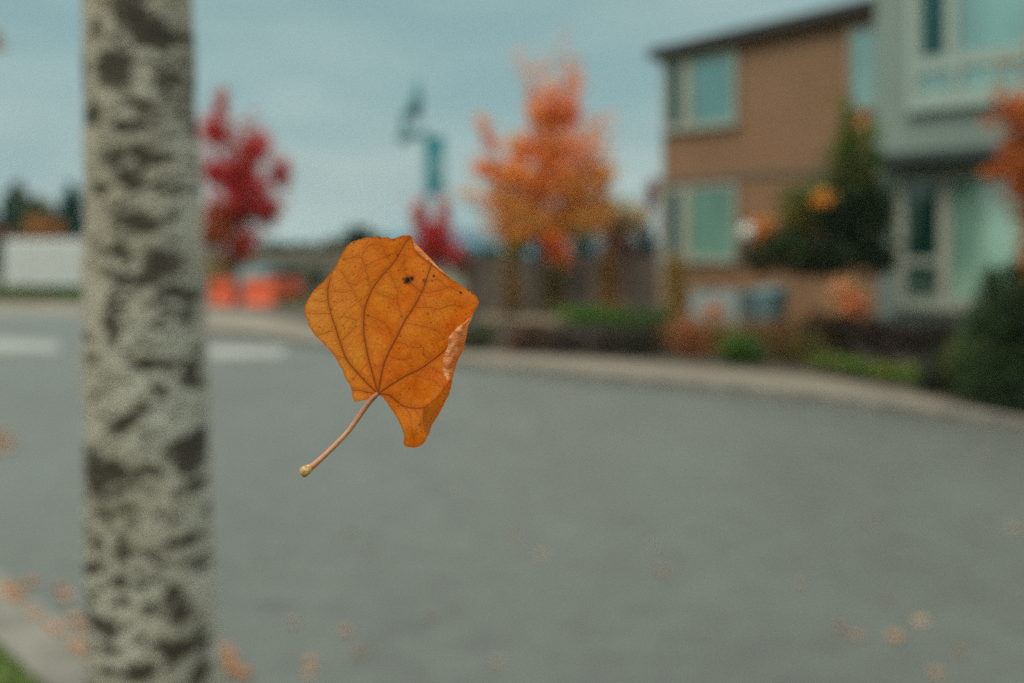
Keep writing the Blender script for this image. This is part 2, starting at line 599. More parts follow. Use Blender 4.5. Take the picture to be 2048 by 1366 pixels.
def tree(name, label, cat, base, trunk_top, rad, limbs, blobs, size, bark='bark_grey', group=None, sub=14, spread=.36, fat=1.1, dens=.75):
    t = empty(name, base, label, cat, group)
    mb = MB()
    base = Vector(base); top = Vector(trunk_top)
    pts, rr = [], []
    for i in range(7):
        f = i / 6
        p = base.lerp(top, f) + Vector((math.sin(f * 5 + base.x) * rad * .5, math.cos(f * 4) * rad * .4, 0)) * (f * (1.2 - f))
        pts.append(p); rr.append(rad * (1.25 if i == 0 else 1) * (1 - .72 * f))
    mb.tube(pts, rr, 10)
    for f0, end in limbs:
        a = base.lerp(top, f0)
        e = Vector(end)
        mid = a.lerp(e, .5) + Vector((0, 0, -.08 * (e - a).length))
        r0 = rad * (1 - .72 * f0) * .55
        mb.tube([a, mid, e], [r0, r0 * .6, r0 * .22], 6)
    mb.build('trunk', M[bark], t, smooth=True)
    blobs = [(c, (r[0] * fat, r[1] * fat, r[2] * fat), int(n * dens), p) for c, r, n, p in blobs]
    leaves_mesh('crown', blobs, size, t, sub=sub, spread=spread)
    return t


def shrub(name, label, cat, base, blobs, size, group=None, sub=10, spread=.34, flat=0, stems=5):
    t = empty(name, base, label, cat, group)
    mb = MB()
    b = Vector(base)
    for c, r, cnt, pal in blobs:
        for k in range(stems):
            e = Vector(c) + Vector((random.uniform(-.7, .7) * r[0], random.uniform(-.7, .7) * r[1], random.uniform(-.2, .6) * r[2]))
            s = b + Vector((random.uniform(-.06, .06), random.uniform(-.06, .06), -.02))
            mb.tube([s, s.lerp(e, .5) + Vector((0, 0, .03)), e], [.014, .01, .004], 5)
    mb.build('stem', M['bark_dark'], t)
    leaves_mesh('foliage', blobs, size, t, sub=sub, spread=spread, flat=flat)
    return t


def gb(px, d, h=.09):
    return ((px - CX) / F * d, d, h)


# crimson tree behind the speckled trunk
D = 36
tree('maple_tree', 'tall crimson red tree standing just right of the speckled trunk', 'tree', gb(470, D, -.03), W(462, 250, D), .13,
     [(.35, W(540, 400, D)), (.4, W(420, 420, D)), (.55, W(430, 300, D)), (.6, W(520, 310, D)), (.7, W(445, 210, D))],
     [B(445, 205, 18, D, 130, CRIM, 36), B(430, 265, 32, D, 420, CRIM), B(500, 295, 34, D, 550, CRIM, 42), B(440, 350, 44, D, 750, CRIM),
      B(505, 370, 50, D, 900, CRIM, 50), B(560, 350, 24, D, 240, CRIM, 40), B(455, 430, 55, D, 800, CRIM + RUST, 36), B(525, 420, 34, D, 380, CRIM, 32),
      B(430, 470, 40, D, 500, RUST, 34), B(490, 485, 36, D, 420, RUST + CRIM, 30), B(460, 530, 42, D, 260, [(.36, .22, .11), (.36, .25, .11)], 36)], .12, sub=9, spread=.31, fat=1.08, dens=.95)
D = 27
tree('maple_tree', 'small crimson tree below the teal banner, half hidden by the leaf', 'tree', gb(872, D, .05), W(868, 440, D), .06,
     [(.6, W(835, 430, D)), (.6, W(895, 415, D)), (.7, W(900, 500, D))],
     [B(838, 435, 16, D, 190, CRIM, 28), B(888, 430, 16, D, 190, CRIM, 42), B(862, 480, 34, D, 800, CRIM, 40), B(893, 505, 26, D, 480, CRIM, 22),
      B(845, 520, 34, D, 420, MARO + CRIM, 26), B(925, 525, 18, D, 110, [(.36, .11, .07)], 20)], .085)

# big orange tree
D = 19
tree('maple_tree', 'large orange tree with a flaming pointed crown standing left of the brown house', 'tree', gb(1066, D), W(1100, 200, D), .105,
     [(.35, W(975, 390, D)), (.35, W(1180, 420, D)), (.45, W(960, 250, D)), (.5, W(1200, 300, D)), (.55, W(1000, 320, D)), (.65, W(1050, 150, D)), (.7, W(1140, 130, D)), (.42, W(910, 385, D))],
     [B(1128, 100, 13, D, 26, ORRD, 34), B(1143, 152, 18, D, 110, ORRD, 36), B(1078, 172, 26, D, 120, ORRD + ORNG, 40), B(1045, 130, 18, D, 26, ORRD, 28), B(1100, 150, 45, D, 40, ORRD + ORNG, 60),
      B(1130, 220, 36, D, 750, ORRD, 42), B(1085, 240, 28, D, 480, ORNG + ORRD, 40), B(1100, 300, 52, D, 1250, ORRD + ORNG, 46), B(965, 250, 16, D, 70, ORRD, 22), B(985, 285, 18, D, 110, ORRD, 18),
      B(1040, 300, 24, D, 260, ORNG, 26), B(965, 335, 24, D, 240, ORRD, 20), B(1010, 345, 40, D, 760, ORNG, 34), B(1175, 300, 36, D, 380, ORNG + ORRD, 40), B(1200, 350, 26, D, 420, ORNG + OCHR, 34),
      B(1205, 250, 16, D, 50, ORRD, 20), B(1070, 370, 58, D, 1300, ORNG, 46), B(1145, 370, 48, D, 900, ORNG + OCHR, 44), B(1030, 430, 46, D, 950, ORNG + OCHR, 40), B(1095, 440, 50, D, 800, OCHR + ORNG, 32),
      B(1170, 425, 44, D, 650, OCHR + ORNG, 34), B(1040, 465, 44, D, 700, ORNG + OCHR, 22), B(930, 385, 34, D, 60, ORNG, 9), B(985, 398, 22, D, 90, ORNG, 10)], .066, 'bark_dark', fat=1.2, dens=.6)
# trees and bushes seen under and behind the orange crown
D = 26
tree('olive_tree', 'olive green tree behind the right side of the orange crown', 'tree', gb(1215, D), W(1210, 440, D), .07,
     [(.6, W(1170, 440, D)), (.6, W(1250, 440, D))],
     [B(1200, 425, 46, D, 700, OLIV + OCHR, 34), B(1150, 460, 44, D, 600, OLIV, 26), B(1245, 445, 34, D, 420, OLIV + OCHR, 26), B(1285, 430, 16, D, 60, OCHR, 20)], .085, 'bark_dark')
D = 24
tree('plum_tree', 'maroon brown tree close to the left corner of the brown house', 'tree', gb(1262, D), W(1270, 420, D), .06,
     [(.6, W(1230, 480, D)), (.7, W(1303, 390, D))],
     [B(1235, 485, 42, D, 750, MARO + BRWN, 44), B(1262, 530, 42, D, 500, MARO, 36), B(1303, 388, 15, D, 110, [(.26, .09, .12), (.32, .11, .13)], 24), B(1300, 415, 10, D, 40, MARO, 20)], .075, 'bark_dark')
shrub('conifer_shrub', 'slim almost black evergreen beside the maroon tree and house corner', 'shrub', gb(1296, 23.6), [B(1293, 500, 16, 23.6, 500, DKGRN, 48)], .06)
shrub('autumn_shrub', 'bright orange red bush visible under the orange crown', 'shrub', gb(1108, 24), [B(1105, 488, 27, 24, 600, [(.88, .20, .03), (.85, .24, .04)], 34), B(1120, 520, 22, 24, 200, ORRD, 18)], .07)
shrub('bush', 'dark teal green bush right of the orange red bush', 'shrub', gb(1168, 25), [B(1165, 492, 26, 25, 500, [(.05, .19, .18), (.04, .15, .15)], 32)], .07)
shrub('bush', 'mid green bush left of the orange tree trunk', 'shrub', gb(1030, 27), [B(1032, 498, 30, 27, 500, GREEN + BRITE, 24)], .08)

# green tree in front of the houses
D = 14.6
tree('evergreen_tree', 'dark green spire topped tree standing before both houses', 'tree', gb(1690, D), W(1690, 215, D), .07,
     [(.45, W(1600, 400, D)), (.5, W(1770, 380, D)), (.6, W(1640, 350, D)), (.7, W(1730, 300, D)), (.35, W(1590, 480, D))],
     [B(1690, 225, 15, D, 120, OLIV + BRITE, 36), B(1698, 285, 27, D, 420, BRITE + OLIV, 40), B(1748, 262, 16, D, 70, BRITE, 24), B(1745, 315, 20, D, 200, GREEN, 24), B(1722, 238, 12, D, 12, ORRD, 18),
      B(1692, 350, 40, D, 800, GREEN + OLIV, 42), B(1628, 392, 38, D, 480, GREEN + BRITE, 26), B(1590, 395, 24, D, 120, GREEN, 16), B(1735, 392, 28, D, 400, DKGRN + GREEN, 36),
      B(1610, 430, 46, D, 900, GREEN + OLIV, 36), B(1680, 440, 60, D, 1900, DKGRN, 46), B(1740, 440, 32, D, 520, DKGRN, 44), B(1580, 490, 50, D, 900, GREEN + DKGRN, 30),
      B(1660, 505, 62, D, 1700, DKGRN, 30), B(1740, 500, 30, D, 350, DKGRN, 30), B(1642, 398, 15, D, 48, [(.85, .36, .05), (.85, .30, .04)], 12, dd=-.8), B(1527, 462, 17, D, 90, [(.8, .26, .05), (.75, .22, .03)], 21), B(1560, 505, 36, D, 700, DKGRN + OLIV, 26), B(1515, 512, 34, D, 450, DKGRN + BRWN, 22), B(1640, 532, 70, D, 700, DKGRN + BRWN, 16), B(1772, 430, 22, D, 260, DKGRN + GREEN, 60), B(1760, 520, 30, D, 300, DKGRN, 24), B(1620, 520, 50, D, 900, DKGRN, 22)], .048, 'bark_dark', fat=1.14, dens=1.0)

ORDK = [(.52, .14, .035), (.58, .19, .05), (.46, .11, .03)]
# orange tree at the right edge of the frame
D = 10.5
tree('maple_tree', 'orange tree reaching in from the right edge in front of grey house', 'tree', gb(2235, D), W(2190, 120, D), .07,
     [(.6, W(2060, 260, D)), (.5, W(2030, 350, D)), (.7, W(2120, 120, D)), (.55, W(2330, 280, D)), (.45, W(2080, 470, D))],
     [B(2030, 225, 34, D, 170, ORDK, 36), B(2062, 270, 44, D, 650, ORDK, 60), B(1990, 345, 32, D, 90, ORDK, 16), B(2062, 350, 40, D, 500, ORDK, 40), B(2068, 440, 30, D, 380, ORDK, 60),
      B(2062, 540, 24, D, 240, ORDK, 40), B(2160, 200, 90, D, 1300, ORDK, 90), B(2180, 380, 100, D, 1500, ORDK, 90), B(2300, 280, 90, D, 1000, ORDK, 100)], .05)
# tree whose spray just enters at the left edge
D = 15
tree('maple_tree', 'pinkish tan leaf spray entering at the left edge under the sky', 'tree', gb(-230, D, .0), W(-200, 0, D), .07,
     [(.75, W(-20, 80, D)), (.7, W(-320, 100, D))],
     [B(-8, 82, 22, D, 55, [(.5, .30, .20), (.45, .26, .16)], 20), B(-90, 60, 60, D, 700, ORNG, 60), B(-190, 10, 90, D, 1300, ORNG, 90), B(-280, 90, 80, D, 900, ORNG, 70)], .06)

# evergreens, orange tree far left
FARC = [(.07, .11, .075), (.05, .095, .075), (.04, .08, .06), (.06, .11, .085)]
far_trees = [(-60, 405, 74, 60, FARC, 'dark evergreen at the left frame edge, behind the white trailer'),
             (38, 385, 72, 46, FARC, 'tallest dark evergreen above the left end of the white trailer'),
             (78, 410, 70, 40, OLIV + FARC, 'olive green tree above the middle of the white trailer'),
             (140, 395, 68, 36, TEAL + FARC, 'narrow dark teal evergreen just left of the speckled trunk'),
             (215, 400, 72, 44, FARC, 'dark evergreen hidden mostly behind the speckled trunk')]
for px, py, d, wpx, pal, lab in far_trees:
    hh = 560 - py
    bl = []
    for k in range(5):
        f = (k + .5) / 5
        bl.append(B(px + random.uniform(-3, 3), py + hh * f * .85, wpx * (.4 + .9 * f), d, int(240 + 420 * f), pal, hh * .16))
    tree('evergreen_tree', lab, 'tree', gb(px, d, -.05), W(px, py + 6, d), .22, [(.5, W(px - wpx * .6, py + hh * .5, d)), (.5, W(px + wpx * .6, py + hh * .55, d))], bl, .32, 'bark_dark', 'far evergreens')
tree('autumn_tree', 'small rust orange tree peeping over the white trailer', 'tree', gb(95, 58, -.05), W(95, 455, 58), .12, [(.6, W(75, 465, 58)), (.6, W(115, 465, 58))], [B(92, 463, 28, 58, 420, [(.36, .15, .045), (.42, .17, .05)], 26)], .2)
tree('autumn_tree', 'dull red brown tree at the left end of the white trailer', 'tree', gb(-2, 56, -.05), W(0, 468, 56), .12, [(.6, W(-20, 470, 56)), (.6, W(15, 475, 56))], [B(5, 475, 24, 56, 300, [(.22, .09, .055), (.25, .10, .06)], 16)], .2)
# treeline further off, between red tree and leaf
for px, py, d, wpx, pal, lab in [(545, 488, 95, 34, DKGRN, 'low dark tree on the skyline beside the crimson tree'), (610, 492, 110, 40, BRWN + DKGRN, 'low brown tree on the skyline left of the leaf'),
                                 (670, 480, 95, 30, OLIV + BRWN, 'brown green tree on the skyline touching the leaf'), (722, 462, 90, 26, DKGRN, 'dark green tree whose top shows above the leaf'),
                                 (960, 500, 100, 40, TEAL, 'teal tree on the skyline left of the orange tree'), (1000, 504, 80, 34, TEAL + DKGRN, 'dark teal tree behind the orange tree trunk')]:
    tree('skyline_tree', lab, 'tree', gb(px, d, -.05), W(px, py + 8, d), .16, [(.5, W(px - wpx * .5, py + 20, d)), (.5, W(px + wpx * .5, py + 20, d))],
         [B(px, py + 16, wpx * .8, d, 350, pal, 16), B(px + 6, py + 38, wpx * 1.1, d, 450, pal, 22)], .4, 'bark_dark', 'skyline trees')

# ------------------------------------------------------------------ speckled trunk (young street tree close to the camera)
TD = 1.9
ty = [-260, 0, 120, 200, 330, 450, 560, 700, 900, 1000, 1100, 1366, 2200, 2900]
tl = [186, 172, 173, 174, 177, 181, 174, 173, 177, 178, 179, 184, 176, 150]
tr = [370, 381, 385, 387, 396, 403, 405, 410, 415, 419, 425, 440, 470, 520]
BL = [(318, 13, 25, 12, 0, .7), (308, 62, 38, 22, 35, 1), (342, 92, 24, 22, 20, 1), (271, 40, 22, 12, 20, .7), (234, 82, 15, 20, 0, .7), (271, 160, 32, 34, 0, .95), (188, 160, 13, 38, 0, .7), (220, 243, 26, 18, 10, .8),
      (358, 172, 20, 22, 0, .6), (315, 222, 27, 9, 8, .8), (295, 268, 40, 10, 3, .9), (330, 320, 34, 11, 14, .95), (275, 322, 30, 13, -10, .75), (301, 370, 28, 17, 25, .9), (241, 384, 18, 9, 0, .7), (370, 385, 32, 8, 5, .75), (308, 447, 40, 15, 8, .95),
      (195, 353, 18, 10, 10, .5), (376, 215, 14, 30, 0, .4), (271, 507, 40, 9, 5, .8), (355, 531, 28, 22, -35, .95), (335, 555, 24, 13, -20, .8), (285, 556, 34, 10, 14, .95), (271, 605, 12, 13, 0, .9), (342, 605, 17, 8, -15, .7),
      (274, 655, 11, 22, 8, .9), (208, 669, 24, 8, 4, .7), (338, 686, 18, 8, 0, .55), (224, 708, 22, 8, 0, .75), (338, 718, 27, 11, 10, 1), (399, 740, 10, 24, 0, .9), (348, 649, 34, 5, 0, .4), (379, 583, 26, 12, 15, .85), (394, 628, 9, 28, 0, .6),
      (264, 753, 11, 12, 0, .35), (227, 783, 15, 8, 0, .4), (318, 810, 20, 8, -32, .9), (291, 832, 24, 13, -25, 1), (342, 857, 15, 7, 0, .5), (204, 888, 19, 13, 20, .9), (396, 883, 20, 18, 30, .9), (252, 919, 54, 17, 3, 1), (235, 955, 25, 18, 30, .95),
      (256, 1001, 28, 9, -5, .85), (334, 919, 24, 9, 20, .6), (302, 951, 28, 7, 0, .5), (302, 990, 20, 8, 0, .6), (404, 896, 15, 32, 10, .9), (405, 958, 16, 11, 0, .8), (228, 1054, 17, 11, 10, .85), (292, 1072, 13, 22, 0, .8), (224, 1108, 26, 11, -12, .95),
      (285, 1129, 15, 12, 0, 1), (352, 1072, 20, 7, 0, .7), (388, 1065, 28, 9, -8, .75), (338, 1126, 26, 6, 5, .5), (217, 1168, 18, 7, 10, .75), (416, 1122, 10, 8, 0, .7), (381, 1158, 14, 17, -15, .9), (388, 1197, 17, 13, 10, .9), (352, 1186, 18, 8, -10, .5),
      (231, 1214, 40, 15, 10, 1), (277, 1218, 16, 14, -30, .8), (277, 1255, 15, 8, 10, .7), (203, 1279, 18, 8, 8, .6), (388, 1261, 26, 13, 5, 1), (416, 1264, 14, 16, 0, .7), (327, 1296, 23, 15, 0, 1), (270, 1298, 26, 8, 10, .8), (249, 1346, 36, 15, 5, 1), (359, 1350, 52, 11, -5, .9), (424, 1321, 9, 24, 0, .6)]


def bark_mat():
    m, nt, out = newmat('speckled_bark')
    at = N(nt, 'ShaderNodeAttribute', attribute_name='blotch')
    v = objvec(nt, (1, 1, 1.0))
    n1 = noise(nt, objvec(nt, (1, 1, 2.2)), 38, 6, .65, .4)
    n2 = noise(nt, objvec(nt, (1, 1, 3.2)), 70, 5, .7)
    n3 = noise(nt, v, 200, 3, .7)
    big = noise(nt, v, 4, 3)
    base = ramp(nt, n2, [(.30, (.40, .36, .30)), (.68, (.66, .63, .56))])
    base = mixc(nt, ramp(nt, big, [(.44, 0), (.64, .55)]), base, (.29, .24, .18))
    base = mixc(nt, ramp(nt, n1, [(.42, .55), (.56, 0)]), base, (.21, .175, .125))
    k = math_(nt, 'ADD', at.outputs['Fac'], math_(nt, 'MULTIPLY', math_(nt, 'SUBTRACT', n1, .5), 2.5))
    k = math_(nt, 'ADD', k, math_(nt, 'MULTIPLY', math_(nt, 'SUBTRACT', n3, .5), .35))
    dark = ramp(nt, n1, [(.3, (.018, .013, .008)), (.7, (.055, .038, .02))])
    mask = ramp(nt, k, [(.27, 0), (.46, .98)])
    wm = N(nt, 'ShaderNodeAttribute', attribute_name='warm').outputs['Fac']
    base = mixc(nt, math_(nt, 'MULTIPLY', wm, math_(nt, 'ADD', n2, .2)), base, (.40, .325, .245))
    col = mixc(nt, mask, base, dark)
    b = N(nt, 'ShaderNodeBsdfPrincipled')
    b.inputs['Roughness'].default_value = .8
    nt.links.new(col, b.inputs['Base Color'])
    bp = N(nt, 'ShaderNodeBump')
    bp.inputs['Strength'].default_value = .8
    bp.inputs['Distance'].default_value = .007
    nt.links.new(math_(nt, 'ADD', math_(nt, 'MULTIPLY', mask, -.6), n2), bp.inputs['Height'])
    nt.links.new(bp.outputs[0], b.inputs['Normal'])
    nt.links.new(b.outputs[0], out.inputs[0])
    return m


def near_tree():
    zb = .10
    root = empty('birch_tree', (W(300, 1366, TD).x, TD, zb), 'grey street tree with pale bark speckled by dark brown patches, close to the camera', 'tree')
    rows, seg = 520, 120
    ytop, ybot = -760.0, HZ + (CH - zb) / TD * F
    ys = np.linspace(ybot, ytop, rows)
    l = np.interp(ys, ty, tl); r = np.interp(ys, ty, tr)
    k = np.ones(9) / 9
    l = np.convolve(np.pad(l, 4, 'edge'), k, 'valid'); r = np.convolve(np.pad(r, 4, 'edge'), k, 'valid')
    cx = (l + r) / 2; rd = (r - l) / 2
    ang = np.linspace(0, 2 * np.pi, seg, endpoint=False)
    A, Y = np.meshgrid(ang, ys)
    C_ = cx[:, None]; Rr = rd[:, None]
    # blotch field: front half from the photographed patches, the back from scattered ones
    u = C_ + Rr * np.sin(A)                 # picture column of the surface point (front)
    front = np.cos(A)
    bl = np.zeros_like(u)
    arc = C_ + Rr * np.sin(A)
    arc = arc + 2.6 * np.sin(Y / 9.3 + arc / 14) + 2.2 * np.sin(Y / 5.1 - arc / 8 + 1.1)
    Yw = Y + 2.6 * np.sin(arc / 10 + Y / 21) + 2.2 * np.sin(arc / 5.3 - Y / 11 + 2)
    for x, y, rx, ry, an, s in BL:
        ca, sa = math.cos(R(an)), math.sin(R(an))
        dx, dy = arc - x, Yw - y
        q = np.sqrt(((dx * ca + dy * sa) / (rx * 1.05)) ** 2 + ((-dx * sa + dy * ca) / (ry * 1.1)) ** 2)
        bl = np.maximum(bl, np.where(front > -.05, s * np.clip(1.25 - q * .75, 0, 1), 0))
    lr = np.random.default_rng(5)
    for i in range(520):
        y0 = lr.uniform(0, 1366); x0 = lr.uniform(190, 420); rx = lr.uniform(4, 14); ry = lr.uniform(3, 7); s = lr.uniform(.3, .8) * (1.25 if y0 > 880 else 1 if x0 > 240 else .6)
        q = np.sqrt(((arc - x0) / rx) ** 2 + ((Yw - y0 + .15 * (arc - x0)) / ry) ** 2)
        bl = np.maximum(bl, np.where(front > -.05, s * np.clip(1.25 - q * .75, 0, 1), 0))
    for i in range(230):
        a0 = lr.uniform(0, 2 * np.pi); y0 = lr.uniform(ytop, ybot); ra = lr.uniform(.12, .4); ry = lr.uniform(7, 20); s = lr.uniform(.6, 1)
        if math.cos(a0) > .0 and -20 < y0 < 1386: continue
        da = np.abs((A - a0 + np.pi) % (2 * np.pi) - np.pi)
        q = np.sqrt((da / ra) ** 2 + ((Y - y0) / ry) ** 2)
        bl = np.maximum(bl, s * np.clip(1.25 - q * .75, 0, 1))
    bump = 1 + .012 * np.sin(A * 2 + Y * .031) + .012 * np.sin(3 * A + Y * .011) + .010 * np.sin(5 * A - Y * .023) - .02 * bl + .006 * lr.normal(size=A.shape)
    rm = Rr / F * TD * bump
    x = (C_ - CX) / F * TD + rm * np.sin(A)
    y = TD - rm * np.cos(A)
    z = CH + (HZ - Y) / F * TD + 0 * A
    V = np.stack([x, y, z], -1).reshape(-1, 3)
    idx = np.arange(rows * seg).reshape(rows, seg)
    q = np.stack([idx[:-1], np.roll(idx, -1, 1)[:-1], np.roll(idx, -1, 1)[1:], idx[1:]], -1).reshape(-1, 4)
    me = bpy.data.meshes.new('trunk')
    me.from_pydata(V.tolist(), [], q.tolist())
    at = me.attributes.new('blotch', 'FLOAT', 'POINT')
    at.data.foreach_set('value', bl.astype(np.float32).ravel())
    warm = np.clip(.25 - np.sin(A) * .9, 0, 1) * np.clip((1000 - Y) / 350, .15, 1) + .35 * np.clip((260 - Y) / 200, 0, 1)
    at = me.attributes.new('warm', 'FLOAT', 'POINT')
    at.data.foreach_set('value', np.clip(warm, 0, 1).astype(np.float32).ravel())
    me.polygons.foreach_set('use_smooth', [True] * len(me.polygons))
    link('trunk', me, bark_mat(), root)
    # leader, limbs and crown above the picture
    top = Vector((x[-1].mean(), TD, z[-1, 0]))
    mb = MB()
    mb.tube([top + Vector((0, 0, -.02)), top + Vector((.04, .06, 1.0)), top + Vector((-.04, .04, 2.4))], [.09, .06, .02], 12)
    ends = []
    for k in range(9):
        a = k * 2.4
        s = top + Vector((0, 0, .2 + .18 * k))
        e = s + Vector((math.cos(a) * 1.4, math.sin(a) * 1.4, 1.05))
        ends.append(e)
        mb.tube([s, s.lerp(e, .5) + Vector((0, 0, -.03)), e], [.034, .022, .008], 7)
    mb.build('limb', M['bark_grey'], root, smooth=True)
    leaves_mesh('crown', [(tuple(e), (.62, .62, .42), 110, ORNG + OCHR) for e in ends] + [(tuple(top + Vector((0, 0, 2.4))), (.6, .6, .5), 140, ORNG + OCHR)], .045, root, sub=9)


near_tree()


# ------------------------------------------------------------------ houses (facades run parallel to the road)
EX, EY = .733, -.680
LN = math.hypot(EX, EY); EX, EY = EX / LN, EY / LN
NX, NY = EY, -EX                    # outward normal, towards the road


class Facade:
    def __init__(self, ox, oy): self.o = (ox, oy)

    def fr(self, s, n, z): return (self.o[0] + EX * s + NX * n, self.o[1] + EY * s + NY * n, z)

    def s(self, px, n=0.0):
        ox, oy = self.o[0] + NX * n, self.o[1] + NY * n
        k = (px - CX) / F
        return (k * oy - ox) / (EX - k * EY)

    def z(self, px, py, n=0.0):
        s = self.s(px, n)
        return CH + (HZ - py) / F * (self.o[1] + NY * n + EY * s)


def window(fa, par, x0, x1, yt, yb, fm, panes, fw=.09, n0=0.0, dep=.10, mull=(), rails=()):
    """x0..x1 picture columns of the outer frame, yt/yb rows at x0. panes: (col0,col1,row0,row1,mat) all in fractions of the inner opening"""
    s0, s1 = fa.s(x0, n0), fa.s(x1, n0)
    zt, zb = fa.z(x0, yt, n0), fa.z(x0, yb, n0)
    wo = empty('window', fa.fr((s0 + s1) / 2, n0, zb)); wo.parent = par
    wo.matrix_parent_inverse = Matrix.Translation(par.location).inverted()
    bpy.context.view_layer.update()

    def put(mb, name, mat, bevel=0):
        o = mb.build(name, mat)
        o.parent = wo
        o.matrix_parent_inverse = wo.matrix_world.inverted()
        if bevel:
            m = o.modifiers.new('bevel', 'BEVEL'); m.width = bevel; m.segments = 2
        return o
    mb = MB()
    mb.box((s0, n0 + .002, zb), (s0 + fw, n0 + dep, zt), fa.fr)
    mb.box((s1 - fw, n0 + .002, zb), (s1, n0 + dep, zt), fa.fr)
    mb.box((s0 + fw, n0 + .002, zt - fw), (s1 - fw, n0 + dep - .003, zt), fa.fr)
    mb.box((s0 + fw, n0 + .002, zb), (s1 - fw, n0 + dep - .003, zb + fw), fa.fr)
    iw, ih = s1 - s0 - 2 * fw, zt - zb - 2 * fw
    for c, wdt, r0, r1 in mull:      # vertical bars, centre fraction, width m, row range
        cs = s0 + fw + iw * c
        mb.box((cs - wdt / 2, n0 + .002, zb + fw + ih * r0), (cs + wdt / 2, n0 + dep - .012, zb + fw + ih * r1), fa.fr)
    for rr, ht, c0, c1 in rails:
        cz = zb + fw + ih * rr
        mb.box((s0 + fw + iw * c0, n0 + .002, cz - ht / 2), (s0 + fw + iw * c1, n0 + dep - .016, cz + ht / 2), fa.fr)
    put(mb, 'frame', fm, .006)
    mb = MB()
    mb.box((s0 - .04, n0 + dep + .002, zb - .05), (s1 + .04, n0 + dep + .05, zb - .002), fa.fr)
    put(mb, 'sill', fm, .006)
    for c0, c1, r0, r1, mt in panes:
        mb = MB()
        mb.box((s0 + fw + iw * c0, n0 + .003, zb + fw + ih * r0), (s0 + fw + iw * c1, n0 + .035, zb + fw + ih * r1), fa.fr)
        put(mb, 'pane', mt)
    return wo


# brown house
fb = Facade((1325 - CX) / F * 23.0, 23.0)
bh = empty('house', fb.fr(0, 0, .09), 'two storey house clad in brown boards under a dark shed roof', 'house')
zroof = fb.z(1325, 120)
SLOPE = .045
s_end = 6.23
zmid = fb.z(1325, 357)
mb = MB()
mb.hexa([fb.fr(0, 0, zmid), fb.fr(s_end, 0, zmid), fb.fr(s_end, -9, zmid), fb.fr(0, -9, zmid),
         fb.fr(0, 0, zroof), fb.fr(s_end, 0, zroof + SLOPE * s_end), fb.fr(s_end, -9, zroof + SLOPE * s_end), fb.fr(0, -9, zroof)])
up = mb.build('upper_wall', M['brown_siding'], bh)
mb = MB()
mb.box((-.02, -8.9, .0), (s_end, .04, zmid - .12), fb.fr)
mb.build('lower_wall', M['brown_siding'], bh)
mb = MB()
mb.box((-.10, -9.0, zmid - .118), (s_end, .09, zmid - .002), fb.fr)
mb.build('storey_band', M['band'], bh, bevel=.005)
mb = MB()
mb.box((-.06, .042, .0), (.12, .075, zmid - .122), fb.fr)
mb.build('corner_trim', M['tan_trim'], bh, bevel=.004)
mb = MB()
mb.box((.0, .002, zmid), (.09, .022, zroof - .01), fb.fr)
mb.build('corner_trim', M['tan_trim'], bh, bevel=.004)
mb = MB()
ov = .18
t0 = .25
mb.hexa([fb.fr(-.2, .32, zroof + .002 - SLOPE * .2), fb.fr(s_end, .32, zroof + .002 + SLOPE * s_end), fb.fr(s_end, -9.3, zroof + .002 + SLOPE * s_end), fb.fr(-.2, -9.3, zroof + .002 - SLOPE * .2),
         fb.fr(-.2, .32, zroof + t0 - SLOPE * .2), fb.fr(s_end, .32, zroof + t0 + SLOPE * s_end), fb.fr(s_end, -9.3, zroof + t0 + SLOPE * s_end), fb.fr(-.2, -9.3, zroof + t0 - SLOPE * .2)])
mb.build('roof', M['roof'], bh, bevel=.01)
window(fb, bh, 1333, 1478, 122, 264, M['pale_trim'], [(0, .19, 0, 1, M['glass_dteal']), (.38, 1, 0, 1, M['glass_teal'])], fw=.11, mull=((.285, .28, 0, 1),))
window(fb, bh, 1333, 1478, 375, 522, M['pale_trim'], [(0, .19, 0, 1, M['glass_dteal']), (.35, 1, 0, 1, M['glass_green'])], fw=.10, n0=.042, mull=((.27, .28, 0, 1),))
window(fb, bh, 1700, 1790, 60, 220, M['pale_trim'], [(0, 1, 0, 1, M['glass_aqua'])], fw=.07)

# grey house
fg = Facade(6.04, 16.56)
gh = empty('house', fg.fr(0, 0, .09), 'grey green two storey house with large pale framed windows at the right', 'house')
zc = fg.z(1800, 318)
mb = MB()
mb.box((0, -8.5, zc), (9, 0, 9.0), fg.fr)
mb.build('upper_wall', M['grey_siding'], gh)
mb = MB()
mb.box((.02, -8.4, 0), (9, -.06, zc - .002), fg.fr)
mb.build('lower_wall', M['grey_siding'], gh)
mb = MB()
mb.box((.12, -.058, zc - .09), (9, .55, zc - .004), fg.fr)
mb.box((.12, .552, zc - .12), (9, .58, zc + .06), fg.fr)
mb.build('canopy', M['canopy'], gh, bevel=.008)
mb = MB()
mb.box((-.25, -8.8, 9.002), (9.2, .4, 9.28), fg.fr)
mb.build('roof', M['roof'], gh, bevel=.01)
window(fg, gh, 1818, 2250, -230, 222, M['white_trim'],
       [(.04, .155, .20, 1, M['glass_dteal']), (.24, .62, .20, 1, M['glass_aqua']), (.64, 1, .20, 1, M['glass_aqua']), (.03, .19, .03, .13, M['glass_aqua']), (.26, .42, .03, .13, M['glass_aqua']), (.44, .62, .03, .13, M['glass_aqua']), (.64, 1, .03, .13, M['glass_aqua'])],
       fw=.14, mull=((.198, .19, .20, 1), (.63, .1, .20, 1), (.015, .06, 0, 1), (.225, .14, .03, .13), (.43, .10, .03, .13), (.63, .10, .03, .13)), rails=((.165, .25, 0, 1), (.015, .11, 0, 1)))
